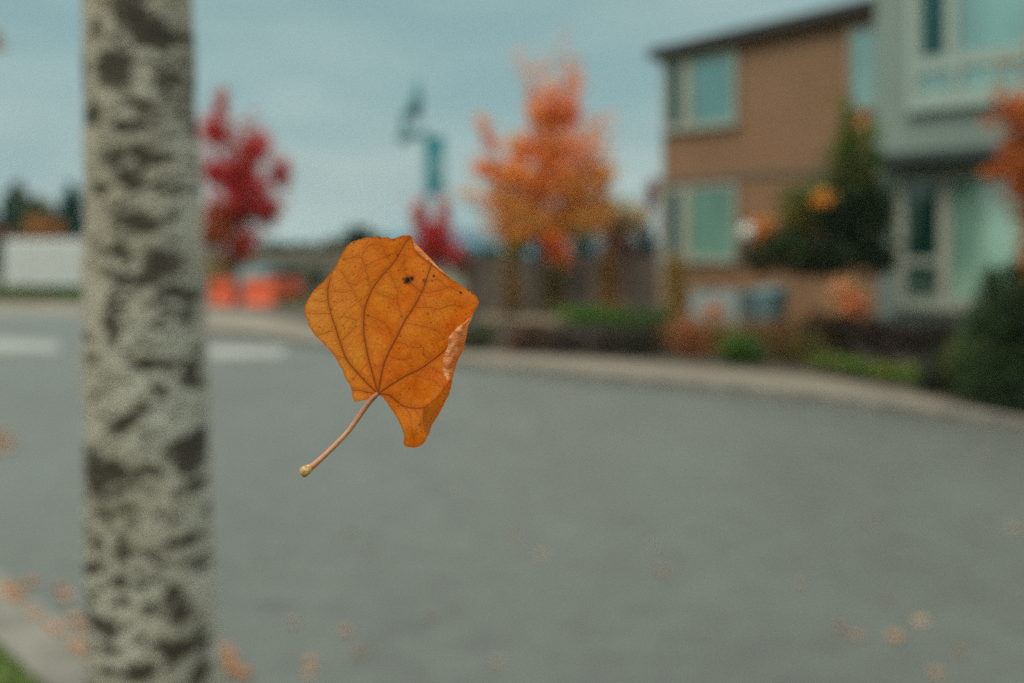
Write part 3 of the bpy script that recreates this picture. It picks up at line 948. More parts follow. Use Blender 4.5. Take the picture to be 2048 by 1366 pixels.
window(fg, gh, 1797, 2110, 348, 612, M['pale_trim'],
       [(.0, .24, .36, 1, M['glass_dark']), (.0, .24, .0, .25, M['glass_dark']), (.36, 1, .0, 1, M['glass_pale'])],
       fw=.16, n0=-.058, mull=((.30, .20, 0, 1),), rails=((.305, .12, 0, .24),))

# fence left of the brown house
def fence(a, b, z0, z1, name, label, mat, pitch):
    a, b = Vector(a), Vector(b)
    t = empty(name, (a.x, a.y, z0), label, 'fence')
    u = (b - a); L = u.length; u.normalize()
    v = Vector((u.y, -u.x, 0))
    fr = lambda s, n_, z: tuple(a + u * s + v * n_ + Vector((0, 0, z)))
    mb = MB()
    s = 0
    while s < L - .01:
        wd = min(.14, L - s)
        dz = random.uniform(-.015, .015)
        mb.box((s + .004, -.01, z0 + .05), (s + wd - .004, .012, z1 + dz), fr)
        s += .14
    mb.build('board_panel', mat, t)
    mb = MB()
    for zz in (z0 + .3, z1 - .3): mb.box((0, -.05, zz), (L, -.012, zz + .08), fr)
    mb.build('rail', mat, t)
    s = 0
    while s <= L:
        mb = MB()
        mb.box((s, -.15, z0), (s + .09, -.052, z1 + .05), fr)
        mb.build('post', mat, t)
        s += pitch
    return t


fence(W(930, 0, 27.0).xy.to_3d(), W(1395, 0, 22.4).xy.to_3d(), .0, 1.72, 'fence', 'dark brown board fence left of the brown house', M['fence'], 2.4)
fence(W(330, 0, 56.0).xy.to_3d(), W(800, 0, 52.0).xy.to_3d(), -.05, 2.3, 'fence', 'weathered brown fence behind the orange barriers', M['fence_far'], 2.6)

# ochre columnar shrubs along the fence
for px, d, wd, yt, yb, pal, lab in [(1020, 20.5, 22, 512, 620, [(.34, .21, .09), (.38, .23, .10)], 'narrow tan shrub on the fence left of the orange tree trunk'),
                                    (1108, 20, 20, 525, 615, [(.24, .18, .06), (.28, .19, .06)], 'narrow ochre shrub right of the orange tree trunk'),
                                    (1214, 19.5, 24, 505, 625, [(.42, .23, .09), (.36, .19, .08)], 'narrow rusty tan shrub at the middle of the dark fence'),
                                    (1352, 19, 24, 515, 625, [(.38, .24, .07), (.40, .26, .08)], 'narrow golden shrub below the corner of the brown house')]:
    k = (yb - yt) / 4
    shrub('columnar_shrub', lab, 'shrub', gb(px, d), [B(px, yt + k * (i + .5), wd * (.75 + .15 * i), d, 260, pal, k * .7) for i in range(4)], .05, 'narrow shrubs along the fence')

# verge planting, left to right
def bed_shrub(px, yt, yb, wpx, d, pal, label, cnt=900, name='shrub', size=.035, group='shrubs along the pavement'):
    c = (yt + yb) / 2
    return shrub(name, label, 'shrub', gb(px, d), [B(px, c, wpx * 1.12, d, int(cnt * 1.15), pal, (yb - yt) / 2 * 1.02, depth=.8)], size, group, sub=16)


bed_shrub(950, 650, 702, 58, 16.6, GREEN + BRWN, 'low dark green shrub beside the tip of the leaf')
bed_shrub(1050, 655, 705, 45, 16.2, BRWN + MARO, 'low brown shrub under the pale boulder')
bed_shrub(1130, 660, 712, 42, 15.9, BRWN, 'low dark brown shrub right of the pale boulder')
bed_shrub(1215, 655, 716, 55, 15.6, BRWN + PURP, 'wide dark brown shrub under the bright green one')
bed_shrub(1290, 650, 722, 48, 15.3, DKGRN + BRWN, 'nearly black shrub left of the orange brown bush')
bed_shrub(1190, 612, 652, 52, 17.4, BRITE, 'bright green shrub below the rusty narrow shrub')
bed_shrub(1270, 622, 655, 45, 17.2, BRITE + GREEN, 'mid green shrub below the house corner')
bed_shrub(1325, 620, 690, 36, 16.4, GREEN + BRITE, 'upright green shrub left of the orange brown bush')
bed_shrub(1385, 634, 712, 46, 15.2, [(.46, .16, .07), (.50, .18, .07), (.36, .16, .06)], 'rusty orange bush below the lower brown house window', 1300)
bed_shrub(1455, 640, 722, 50, 15.0, [(.32, .18, .05), (.26, .16, .05)], 'golden brown bush behind the round green shrub', 1100)
bed_shrub(1555, 630, 725, 62, 15.0, [(.46, .20, .06), (.36, .18, .055), (.24, .13, .06)], 'wide orange brown bush left of the evergreen tree', 1600)
bed_shrub(1495, 662, 738, 40, 14.0, GREEN + BRITE, 'round green shrub in front of the orange brown bushes', 1100)
bed_shrub(1610, 660, 745, 45, 14.0, BRWN + OLIV, 'dull olive brown shrub left of the lime ground cover')
bed_shrub(1680, 632, 700, 62, 14.4, DKGRN + PURP, 'dark shrub at the foot of the evergreen tree', 1300)
bed_shrub(1770, 640, 705, 66, 13.6, PURP, 'dark purple shrub under the grey house, left one', 1500)
bed_shrub(1860, 645, 715, 66, 13.0, PURP, 'dark purple shrub under the large grey house window', 1500)
bed_shrub(1940, 660, 745, 55, 12.2, PURP + DKGRN, 'dark shrub between purple shrubs and the big conifer', 1200)
bed_shrub(1875, 722, 792, 36, 11.0, BRWN + DKGRN, 'small round dark shrub close to the pavement', 900)
bed_shrub(1935, 690, 800, 40, 10.4, GREEN + OLIV, 'loose olive shrub leaning on the big conifer', 900)
t = shrub('conifer_shrub', 'big dark green conifer shrub at the right edge of the pavement', 'shrub', gb(2030, 9.7),
          [B(1982, 565, 20, 9.7, 240, DKGRN + GREEN, 40), B(2025, 560, 22, 9.7, 200, DKGRN + GREEN, 44), B(1955, 640, 26, 9.7, 220, GREEN + DKGRN, 40), B(2015, 640, 58, 9.7, 1500, DKGRN + GREEN, 60), B(2000, 720, 75, 9.7, 2200, DKGRN + GREEN, 70), B(2030, 790, 90, 9.7, 2200, DKGRN, 44),
           B(2080, 680, 80, 9.7, 1600, DKGRN, 110), B(2070, 590, 40, 9.7, 500, DKGRN, 40)], .03, sub=18)


def lime_cover():
    bl = []
    for i in range(9):
        px = 1645 + i * 26
        bl.append(B(px, 722 + i * 4.4, 24, 12.9 - .16 * i, 300, LIME + GREEN + BRITE + OLIV, 12 + 4 * (i % 3), depth=2.2))
    o = leaves_mesh('ground_cover', bl, .028, None)
    tag(o, 'lime green ground cover along the pavement edge', 'ground cover', kind='stuff')


lime_cover()
# tan boulder and low stone edging
def rock(name, px, py, rpx, d, label, sx=1.0, sz=.75):
    bm = bmesh.new()
    bmesh.ops.create_icosphere(bm, subdivisions=4, radius=1)
    ph = random.random() * 9
    for v in bm.verts:
        p = v.co
        k = 1 + .12 * math.sin(3 * p.x + ph) + .1 * math.sin(4 * p.y + 2 * ph + p.z * 3) + .05 * math.sin(9 * p.z + 7 * p.x)
        v.co = Vector((p.x * k * sx, p.y * k * .8, p.z * k * sz)) * (rpx / F * d)
    me = bpy.data.meshes.new(name)
    bm.to_mesh(me); bm.free()
    me.polygons.foreach_set('use_smooth', [True] * len(me.polygons))
    o = link(name, me, M['stone'])
    o.location = W(px, py, d)
    return tag(o, label, 'rock', 'tan boulders')


rock('boulder', 1112, 648, 21, 17.6, 'rounded tan boulder at the right end of the stone row', 1.1, .8)
rock('boulder', 1060, 643, 28, 18.0, 'long flat tan boulder in the middle of the stone row', 1.3, .4)
rock('boulder', 995, 640, 32, 18.4, 'flat tan boulder beside the right tip of the leaf', 1.3, .38)

# things by the brown house wall
def planter(px, d):
    p = gb(px, d)
    t = empty('planter_box', p, 'pale grey planter box with orange flowers below the brown house window', 'planter')
    x, y, z = p
    mb = MB()
    wd, dp, h = 1.0, .45, .95
    fr = lambda s, n_, zz: (x + EX * s + NX * n_, y + EY * s + NY * n_, z + zz)
    for a, b in (((-wd / 2, -dp / 2, 0), (wd / 2, -dp / 2 + .03, h)), ((-wd / 2, dp / 2 - .03, 0), (wd / 2, dp / 2, h)), ((-wd / 2, -dp / 2 + .031, 0), (-wd / 2 + .03, dp / 2 - .031, h - .002)), ((wd / 2 - .03, -dp / 2 + .031, 0), (wd / 2, dp / 2 - .031, h - .002))):
        mb.box(a, b, fr)
    mb.box((-wd / 2 + .031, -dp / 2 + .031, h - .12), (wd / 2 - .031, dp / 2 - .031, h - .08), fr)
    mb.build('box', M['grey_box'], t, bevel=.006)
    leaves_mesh('flowers', [(fr(.05, dp * .45, h * .62), (.2, .14, .24), 500, [(.88, .36, .18), (.88, .42, .24)]), (fr(-.2, 0, h), (.2, .15, .1), 120, GREEN)], .03, t)


planter(1440, 18.2)


def bin_(px, d):
    p = gb(px, d)
    x, y, z = p
    t = empty('wheelie_bin', p, 'blue grey wheeled bin standing against the brown house', 'bin')
    fr = lambda s, n_, zz: (x + EX * s + NX * n_, y + EY * s + NY * n_, z + zz)
    mb = MB()
    mb.hexa([fr(-.2, -.22, .06), fr(.2, -.22, .06), fr(.2, .22, .06), fr(-.2, .22, .06), fr(-.26, -.28, .92), fr(.26, -.28, .92), fr(.26, .28, .92), fr(-.26, .28, .92)])
    mb.build('body', M['bin'], t, bevel=.015)
    mb = MB()
    mb.hexa([fr(-.28, -.31, .922), fr(.28, -.31, .922), fr(.28, .31, .922), fr(-.28, .31, .922), fr(-.25, -.28, 1.0), fr(.25, -.28, 1.03), fr(.25, .26, .96), fr(-.25, .26, .96)])
    mb.build('lid', M['bin'], t, bevel=.012)
    for s in (-.24, .24):
        mb = MB()
        mb.tube([fr(s - .03, -.24, .1), fr(s + .03, -.24, .1)], .1, 16)
        mb.build('wheel', M['rubber'], t)


bin_(1535, 18.2)
shrub('pampas_grass', 'pale peach tuft of foliage left of the grey house wall', 'shrub', gb(1705, 14.1), [B(1688, 592, 26, 14.1, 380, PEACH, 30), B(1708, 610, 22, 14.1, 240, [(.8, .28, .10)], 22)], .045)

# globe lamp on bracket on the brown house wall
def wall_lamp():
    s = fb.s(1497, .3); z = fb.z(1497, 466, .3)
    c = fb.fr(s, .30, z)
    t = empty('wall_lamp', c, 'round white globe lamp on the brown house beside the lower window', 'lamp')
    mb = MB()
    prof = [(  .20 * math.sin(math.pi * i / 14) + .002, -.20 * math.cos(math.pi * i / 14)) for i in range(15)]
    mb.lathe(c, prof, 24)
    mb.build('globe', M['lamp_glass'], t, smooth=True)
    mb = MB()
    mb.tube([fb.fr(s, .042, z - .24), fb.fr(s, .26, z - .24), fb.fr(s, .30, z - .195)], .015, 8)
    mb.box((s - .06, .042, z - .3), (s + .06, .06, z - .1), fb.fr)
    mb.build('bracket', M['steel'], t)


wall_lamp()

# ------------------------------------------------------------------ lamp post with teal banner
def lamp_post():
    d = 30.0
    base = gb(853, d, .05)
    t = empty('lamp_post', base, 'slim teal lamp post with hanging lamp and banner rising behind the leaf', 'lamp post')
    mb = MB()
    p0 = Vector(base); top = W(853, 262, d)
    mb.tube([p0, p0 + Vector((0, 0, .6)), p0 + Vector((0, 0, .62)), top], [.15, .13, .10, .075], 14)
    mb.build('pole', M['post'], t, smooth=True)
    mb = MB()
    mb.tube([W(856, 268, d), W(835, 268, d), W(809, 262, d)], [.11, .10, .09], 10)
    mb.tube([W(808, 262, d), W(806, 240, d), W(814, 222, d), W(832, 210, d)], [.08, .08, .09, .12], 10)
    mb.build('arm', M['post'], t, smooth=True)
    mb = MB()
    mb.tube([W(830, 236, d), W(832, 205, d), W(834, 188, d), W(836, 158, d)], [.17, .20, .13, .07], 12)
    mb.build('finial', M['post'], t, smooth=True)
    c = W(808, 272, d)
    mb = MB()
    mb.lathe(c, [(.03, .2), (.08, .17), (.12, .1), (.24, -.02), (.27, -.1), (.25, -.105)], 20)
    mb.build('lamp_shade', M['post'], t, smooth=True)
    mb = MB()
    mb.lathe(c, [(.1, -.107), (.17, -.14), (.13, -.2), (.03, -.23)], 16)
    mb.build('bulb_cover', M['lamp_glass'], t, smooth=True)
    # banner to the right of the pole, on two rods
    a = W(859, 276, d); b = W(889, 388, d)
    mb = MB()
    for zz in (a.z + .03, b.z - .03):
        mb = MB(); mb.tube([(top.x, d, zz), (b.x + .04, d, zz)], .02, 8)
        mb.build('banner_rod', M['post'], t)
    mb = MB()
    n = 16
    vs = []
    for i in range(n + 1):
        z = a.z + (b.z - a.z) * i / n
        for x, k in ((a.x - .03, 0), ((a.x + b.x) / 2, 1), (b.x, 0)):
            y = d + .03 * math.sin(i * .7) * k
            vs += [(x, y - .004, z), (x, y + .004, z)]
    fs = []
    for i in range(n):
        r0, r1 = i * 6, (i + 1) * 6
        for j in (0, 2): fs += [(r0 + j, r1 + j, r1 + j + 2, r0 + j + 2), (r0 + j + 1, r0 + j + 3, r1 + j + 3, r1 + j + 1)]
    mb.add(vs, fs)
    ban = mb.build('banner', M['banner'], t, smooth=True)
    mb = MB()
    x0, x1 = a.x + .10, b.x - .06
    z0, z1 = W(0, 357, d).z, W(0, 309, d).z
    mb.box((x0, d - .05, z0), (x1, d - .042, z1))
    pr = mb.build('print', M['banner_pale'])
    pr.parent = ban


lamp_post()

# ------------------------------------------------------------------ far left: trailer, hedges, barriers, car
def trailer():
    d = 45.0
    x0, x1 = W(6, 0, d).x, W(262, 0, d).x
    z0, z1 = W(0, 574, d).z, W(0, 479, d).z
    t = empty('box_trailer', ((x0 + x1) / 2, d, -.05), 'white box trailer parked behind the hedge at the far left', 'trailer')
    mb = MB(); mb.box((x0, d, z0), (x1, d + 2.3, z1)); mb.build('box', M['white_paint'], t, bevel=.08)
    mb = MB(); mb.box((x0 + .1, d + .2, z0 - .16), (x1 + 1.0, d + .35, z0 - .002)); mb.box((x0 + .1, d + 1.9, z0 - .16), (x1 + 1.0, d + 2.05, z0 - .002)); mb.build('chassis', M['steel'], t)
    for xx in (x0 + 2.0, x0 + 2.9):
        for yy in (d + .02, d + 2.06):
            mb = MB(); mb.tube([(xx, yy, .30), (xx, yy + .22, .30)], .35, 20); wh = mb.build('wheel', M['rubber'], t, smooth=False)
            mb = MB(); mb.tube([(xx, yy - .006, .30), (xx, yy + .226, .30)], .18, 16); rm = mb.build('rim', M['steel']); rm.parent = wh; rm.matrix_parent_inverse = Matrix.Translation(t.location).inverted() @ Matrix.Translation((0, 0, 0))
            rm.matrix_parent_inverse = Matrix.Translation(t.location).inverted()
            bpy.context.view_layer.update(); rm.matrix_parent_inverse = wh.matrix_world.inverted()
    for k in range(1, 5):
        xx = x0 + (x1 - x0) * k / 5
        mb = MB()
        mb.box((xx - .02, d - .012, z0 + .08), (xx + .02, d - .002, z1 - .08))
        mb.build('panel_rib', M['white_paint'], t)


trailer()
for px, wd, lab in [(-20, 60, 'low olive green hedge at the left frame edge'), (65, 55, 'low green hedge before the middle of the white trailer'), (140, 48, 'low deep green hedge left of the speckled trunk'), (225, 50, 'low green hedge hidden behind the speckled trunk')]:
    shrub('hedge', lab, 'hedge', gb(px, 40.5, -.05), [B(px, 587, wd, 40.5, 700, OLIV + GREEN if px < 100 else GREEN + BRITE, 12, depth=.6)], .09, 'low hedge bushes before the white trailer')

# orange barriers
def barrier_parts(L):
    prof = [(-.30, 0), (.30, 0), (.30, .14), (.16, .34), (.10, .95), (.06, 1.0), (-.06, 1.0), (-.10, .95), (-.16, .34), (-.30, .14)]
    mb = MB()
    n = len(prof)
    vs = [(-L / 2, y, z) for y, z in prof] + [(L / 2, y, z) for y, z in prof]
    mb.add(vs, [tuple(range(n))[::-1], tuple(range(n, 2 * n))] + [(i, (i + 1) % n, n + (i + 1) % n, n + i) for i in range(n)])
    return mb


for i, (px, d, L, rz, lab) in enumerate([(446, 35.5, .85, 0.15, 'single upright orange plastic barrier close to the trunk'), (520, 35.0, 1.15, -.2, 'middle orange plastic barrier below the crimson tree'),
                                         (568, 38.5, 1.6, -.5, 'rearmost orange plastic barrier tapering away towards the leaf')]):
    t = empty('road_barrier', gb(px, d, .0), lab, 'barrier', 'orange road barriers')
    o = barrier_parts(L).build('body', M['orange_plastic'], None, bevel=.03); o.parent = t
    mb = MB()
    mb.tube([(0, 0, 1.0), (0, 0, 1.04)], .07, 12)
    o = mb.build('cap', M['orange_plastic']); o.parent = t
    t.rotation_euler = (0, 0, rz)


def car(px, d, rz, label):
    t = empty('parked_car', gb(px, d, -.02), label, 'car')
    L, Wd = 4.2, 1.75
    prof = [(-2.1, .3), (-2.12, .62), (-2.0, .86), (-1.75, .95), (-1.25, 1.40), (-.9, 1.47), (.25, 1.47), (.6, 1.40), (1.15, .98), (1.85, .88), (2.08, .70), (2.1, .3)]
    mb = MB()
    n = len(prof)
    vs = []
    for y, k in ((-Wd / 2, .0), (-Wd / 2 + .1, .0), (Wd / 2 - .1, 0), (Wd / 2, 0)):
        for x, z in prof:
            inset = .14 if (z > 1.0) else 0
            yy = y + (inset if y < 0 else -inset)
            vs.append((x, yy, z - (.04 if abs(y) == Wd / 2 else 0)))
    fs = [tuple(range(n))[::-1], tuple(range(3 * n, 4 * n))]
    for r_ in range(3):
        for i in range(n): fs.append((r_ * n + i, r_ * n + (i + 1) % n, (r_ + 1) * n + (i + 1) % n, (r_ + 1) * n + i))
    mb.add(vs, fs)
    o = mb.build('body', M['car_blue'], None, bevel=.03); o.parent = t
    for xx in (-1.3, 1.3):
        for yy in (-Wd / 2 - .01, Wd / 2 - .19):
            mb = MB(); mb.tube([(xx, yy, .32), (xx, yy + .2, .32)], .32, 20); o = mb.build('wheel', M['rubber']); o.parent = t
            mb = MB(); mb.tube([(xx, yy - .006, .32), (xx, yy + .206, .32)], .19, 16); r_ = mb.build('rim', M['steel']); r_.parent = o
    mb = MB(); mb.hexa([(-1.775, -.62, .985), (-1.775, .62, .985), (-1.755, .62, .975), (-1.755, -.62, .975), (-1.335, -.56, 1.37), (-1.335, .56, 1.37), (-1.30, .56, 1.36), (-1.30, -.56, 1.36)])
    o = mb.build('rear_window', M['glass_car']); o.parent = t
    for yy in (-.745, .735):
        mb = MB(); mb.hexa([(-1.3, yy, 1.02), (.95, yy, 1.02), (.95, yy + .01, 1.02), (-1.3, yy + .01, 1.02), (-1.0, yy, 1.36), (.5, yy, 1.36), (.5, yy + .01, 1.36), (-1.0, yy + .01, 1.36)])
        o = mb.build('side_window', M['glass_car']); o.parent = t
    for yy in (-.72, .52):
        mb = MB(); mb.box((-2.135, yy, .68), (-2.05, yy + .2, .82)); o = mb.build('tail_lamp', M['red_lamp']); o.parent = t
    t.rotation_euler = (0, 0, rz)


car(540, 44, R(68), 'blue grey car parked behind the orange barriers')
shrub('bush', 'dark teal green bush right of the blue grey car', 'shrub', gb(578, 42, 0), [B(576, 553, 24, 42, 420, TEAL + DKGRN, 20)], .1)
shrub('bush', 'olive bush beneath the crimson tree', 'shrub', gb(425, 39, 0), [B(425, 555, 26, 39, 420, [(.28, .24, .08), (.34, .24, .10)], 34)], .1)
shrub('bush', 'pale sage bush beside the left rim of the leaf', 'shrub', gb(628, 41, 0), [B(628, 555, 26, 41, 420, [(.18, .19, .13), (.15, .17, .10)], 28)], .1)
shrub('hedge', 'dark clipped hedge running behind the left rim of the leaf', 'hedge', gb(610, 36, 0), [B(600, 600, 55, 36, 900, BRWN + OLIV, 10, depth=.5)], .07)
o = leaves_mesh('grass', [B(560 + 20 * i, 613, 18, 34.5, 160, BRITE + OLIV, 5, depth=1.5) for i in range(7)], .05, None)
tag(o, 'green grass verge left of the leaf', 'grass', kind='stuff')


# ------------------------------------------------------------------ lawn grass by the trunk
def lawn_grass():
    vs, fs, cs = [], [], []
    pal = [(.10, .16, .025), (.14, .19, .03), (.07, .12, .02), (.2, .17, .05)]
    for i in range(14000):
        s = random.uniform(-4.0, 3.0); n_ = .19 + abs(random.gauss(0, .55))
        p = near0 + near_dir * s + near_n * n_
        if p.y < .25: continue
        h = random.uniform(.025, .065); a = random.uniform(0, 6.28); wdt = .0025
        lx, ly = random.gauss(0, .02), random.gauss(0, .02)
        b = len(vs)
        dx, dy = math.cos(a) * wdt, math.sin(a) * wdt
        vs += [(p.x - dx, p.y - dy, .108), (p.x + dx, p.y + dy, .108), (p.x + lx * .5 + dx * .8, p.y + ly * .5 + dy * .8, .11 + h * .6), (p.x + lx, p.y + ly, .11 + h), (p.x + lx * .5 - dx * .8, p.y + ly * .5 - dy * .8, .11 + h * .6)]
        fs.append((b, b + 1, b + 2, b + 3, b + 4))
        c = random.choice(pal); k = random.uniform(.7, 1.3)
        cs += [(c[0] * k, c[1] * k, c[2] * k, 1)] * 5
    me = bpy.data.meshes.new('grass')
    me.from_pydata(vs, [], fs)
    at = me.attributes.new('tint', 'FLOAT_COLOR', 'POINT')
    at.data.foreach_set('color', np.array(cs, np.float32).ravel())
    tag(link('grass', me, FOL), 'green grass at the foot of the speckled trunk', 'grass', kind='stuff')


lawn_grass()

# ------------------------------------------------------------------ fallen leaves on road and kerb
def fallen_mesh(seed, c):
    rr = random.Random(seed)
    out = [(0, -1), (.35, -.85), (.75, -.55), (.95, -.05), (.62, .15), (.7, .55), (.3, .5), (0, 1.05), (-.3, .5), (-.72, .5), (-.6, .12), (-.95, -.1), (-.7, -.6), (-.3, -.88)]
    vs = [(0, 0, .10)]
    for x, y in out: vs.append((x, y, .04 + .30 * (x * x) * rr.uniform(.5, 1.2) + .1 * rr.random()))
    for x, y in out: vs.append((x * .5, y * .5, .06 + .08 * rr.random()))
    n = len(out)
    fs = [(0, n + 1 + i, n + 1 + (i + 1) % n) for i in range(n)] + [(n + 1 + i, 1 + i, 1 + (i + 1) % n, n + 1 + (i + 1) % n) for i in range(n)]
    b = len(vs)
    for k in range(4):
        f = k / 3
        vs += [(-.03, -1 - .9 * f, .05 + .1 * f), (.03, -1 - .9 * f, .05 + .1 * f)]
    for k in range(3): fs.append((b + 2 * k, b + 2 * k + 1, b + 2 * k + 3, b + 2 * k + 2))
    me = bpy.data.meshes.new('fallen_leaf')
    me.from_pydata(vs, [], fs)
    at = me.attributes.new('tint', 'FLOAT_COLOR', 'POINT')
    at.data.foreach_set('color', np.array([(*c, 1)] * len(vs), np.float32).ravel())
    me.materials.append(FOL)
    return me


FM = [fallen_mesh(1, (.62, .33, .20)), fallen_mesh(2, (.60, .40, .28)), fallen_mesh(3, (.34, .19, .14)), fallen_mesh(4, (.52, .24, .12))]


def fallen(px, py, label, group, mi=0, size=.035, h=0.006):
    o = bpy.data.objects.new('fallen_leaf', FM[mi])
    COL.objects.link(o)
    o.location = G(px, py, h)
    o.scale = (size, size, size * .8)
    o.rotation_euler = (random.uniform(-.15, .15), random.uniform(-.15, .15), random.uniform(0, 6.28))
    tag(o, label, 'leaf', group)


road_leaves = [(487, 991, 'faint fallen leaf on the road below the stem end', 1, .03), (699, 1062, 'reddish fallen leaf on the road below the leaf', 2, .04), (738, 1101, 'small reddish fallen leaf right below the reddish one', 2, .03),
               (1025, 1068, 'orange fallen leaf left and above the pale leaf on mid road', 0, .034), (1080, 1108, 'pale tan fallen leaf in the middle of the road', 1, .044), (1310, 1092, 'tan fallen leaf just above an orange one on the road', 1, .04),
               (1321, 1139, 'orange fallen leaf just below a tan one on the road', 0, .044), (911, 980, 'faint pale fallen leaf on road right of the leaf tip', 1, .03), (1747, 1050, 'lone tan fallen leaf on the right part of the road', 1, .044),
               (2022, 1058, 'pale fallen leaf at the right frame edge', 1, .05), (1967, 905, 'faint tan fallen leaf close to the right kerb', 1, .04), (1276, 874, 'faint fallen leaf on the far half of the road', 1, .04),
               (1602, 1164, 'faint tan fallen leaf between the mid road and right leaf clusters', 1, .03), (1677, 1254, 'left leaf of the touching orange pair at lower right', 0, .04), (1712, 1270, 'right leaf of the touching orange pair at lower right', 0, .04),
               (1789, 1274, 'orange tan fallen leaf right of the touching pair', 0, .046), (1841, 1243, 'largest tan fallen leaf above right of the touching pair', 1, .05), (1873, 1345, 'tan fallen leaf at the bottom right of the road', 0, .042),
               (1920, 1305, 'faint reddish fallen leaf at lower right', 2, .032), (585, 1243, 'pale fallen leaf beside the dark road stain', 1, .04), (693, 1260, 'orange tan fallen leaf right of the dark road stain', 0, .04),
               (722, 1305, 'reddish fallen leaf below the orange tan one near the stain', 2, .038), (624, 1321, 'upper leaf of the faint pair near the bottom edge', 0, .034), (617, 1345, 'lower leaf of the faint pair near the bottom edge', 0, .034),
               (860, 1236, 'small dull red fallen leaf on the lower road', 2, .03), (990, 1321, 'faint tan fallen leaf at the bottom middle', 1, .03), (1775, 1203, 'faint reddish fallen leaf above the largest tan one', 2, .03), (522, 1125, 'small reddish fallen leaf beside the speckled trunk', 2, .028)]
for px, py, lab, mi, sz in road_leaves: fallen(px, py, lab, 'fallen leaves scattered on the road', mi, sz * .78)
for px, py, lab in [(456, 1318, 'orange fallen leaf touching the right side of trunk'), (462, 1340, 'orange fallen leaf nearest the trunk at the bottom edge'), (486, 1349, 'orange fallen leaf at the bottom edge beside the trunk'), (446, 1300, 'small orange fallen leaf against the trunk edge')]:
    fallen(px, py, lab, 'fallen leaves at the trunk', 3, .045)
gut = [(8, 1186), (28, 1196), (20, 1172), (60, 1232), (72, 1250), (84, 1262), (110, 1262), (145, 1298), (158, 1312), (128, 1192), (118, 1175), (60, 1165), (150, 1235), (165, 1260)]
for i, (px, py) in enumerate(gut):
    fallen(px, py, 'orange fallen leaf lying in the gutter left of the speckled trunk', 'fallen leaves in the gutter', 3 if i % 3 else 0, .04 if i > 8 else .05, .012)
for px, py in [(2, 862), (-14, 870), (12, 878), (-6, 884), (16, 892), (4, 900)]:
    fallen(px, py, 'orange fallen leaf in the small heap at the left frame edge', 'heap of leaves at the left edge', 0 if px > 0 else 3, .085, .01)

# ------------------------------------------------------------------ haze (far hills fade to blue)
mb = MB()
mb.box((-2600, -60, -1.1), (2600, 2000, 75))
hm, hnt, hout = newmat('haze_air')
pv = N(hnt, 'ShaderNodeVolumePrincipled')
pv.inputs['Color'].default_value = (.45, .78, .92, 1)
pv.inputs['Density'].default_value = .00022
hnt.links.new(pv.outputs[0], hout.inputs['Volume'])
tag(mb.build('haze', hm), 'thin blue autumn haze over the far hills', kind='stuff')

# ------------------------------------------------------------------ THE LEAF
ZS = 2.6275
def zp(p): return (580 + p[0] / ZS, 450 + p[1] / ZS)


def catmull(pts, n=8, closed=False):
    P = np.array(pts, float)
    out = []
    m = len(P)
    rngi = range(m if closed else m - 1)
    for i in rngi:
        if closed: p0, p1, p2, p3 = P[(i - 1) % m], P[i], P[(i + 1) % m], P[(i + 2) % m]
        else: p0, p1, p2, p3 = P[max(i - 1, 0)], P[i], P[i + 1], P[min(i + 2, m - 1)]
        for k in range(n):
            t = k / n
            out.append(.5 * ((2 * p1) + (-p0 + p2) * t + (2 * p0 - 5 * p1 + 4 * p2 - p3) * t * t + (-p0 + 3 * p1 - 3 * p2 + p3) * t ** 3))
    if not closed: out.append(P[-1])
    return np.array(out)


left_edge = [(460, 893), (435, 907), (400, 918), (338, 931), (328, 890), (318, 850), (290, 800), (262, 738), (228, 682), (185, 632), (128, 572), (95, 518), (78, 455), (84, 410), (112, 362), (150, 314), (202, 268), (236, 220), (262, 172), (286, 125), (326, 89), (375, 72), (420, 63), (430, 66), (465, 57), (480, 66), (512, 64), (545, 73), (580, 57), (615, 54), (641, 61)]
ur_edge = [(641, 61), (653, 88), (692, 128), (742, 180), (790, 231), (835, 270)]
r_tip = [(835, 270), (866, 294), (915, 326), (966, 360), (993, 402), (988, 424), (966, 456)]
r_out = [(966, 456), (955, 490), (936, 530), (926, 590), (908, 660), (886, 702), (870, 750), (852, 818)]
in_low = [(852, 818), (812, 858), (790, 895), (757, 925), (712, 958), (700, 1000), (703, 1050), (714, 1090), (722, 1112)]
low_lobe = [(722, 1112), (700, 1150), (662, 1169), (620, 1166), (597, 1152), (600, 1110), (584, 1058), (556, 1003), (520, 950), (490, 908), (475, 898), (460, 893)]


def jag(P, amp, seed, fold=False):
    r = np.random.default_rng(seed)
    n = len(P)
    k = r.normal(size=n)
    k = np.convolve(np.pad(k, 2, 'edge'), [.15, .25, .2, .25, .15], 'valid')
    t = np.gradient(P, axis=0)
    nn = np.stack([t[:, 1], -t[:, 0]], 1) / (np.linalg.norm(t, axis=1)[:, None] + 1e-6)
    wgt = np.minimum(1, np.minimum(np.arange(n), np.arange(n)[::-1]) / 4)[:, None]
    return P + nn * k[:, None] * amp * wgt


# corner points kept sharp by piecewise splines
segs = [jag(catmull(left_edge[:4], 8), 1.5, 1), jag(catmull(left_edge[3:], 8), 3.0, 2), catmull(ur_edge, 10), jag(catmull(r_tip, 8), 2.4, 3), catmull(r_out, 10), jag(catmull(in_low, 10), 2.0, 4), catmull(low_lobe, 8)]
poly = np.concatenate([s[:-1] for s in segs])
UR_OUT = segs[2]; R_OUT = segs[4]; LOW_IN = segs[5]

BASE = (462, 886)
veins = []     # (polyline, width0, width1, strength)
def vein(pts, w0, w1, s, wob=0, seed=0):
    P = catmull(pts, 6)
    if wob: P = jag(P, wob, seed)
    veins.append((P, w0, w1, s))
    return P


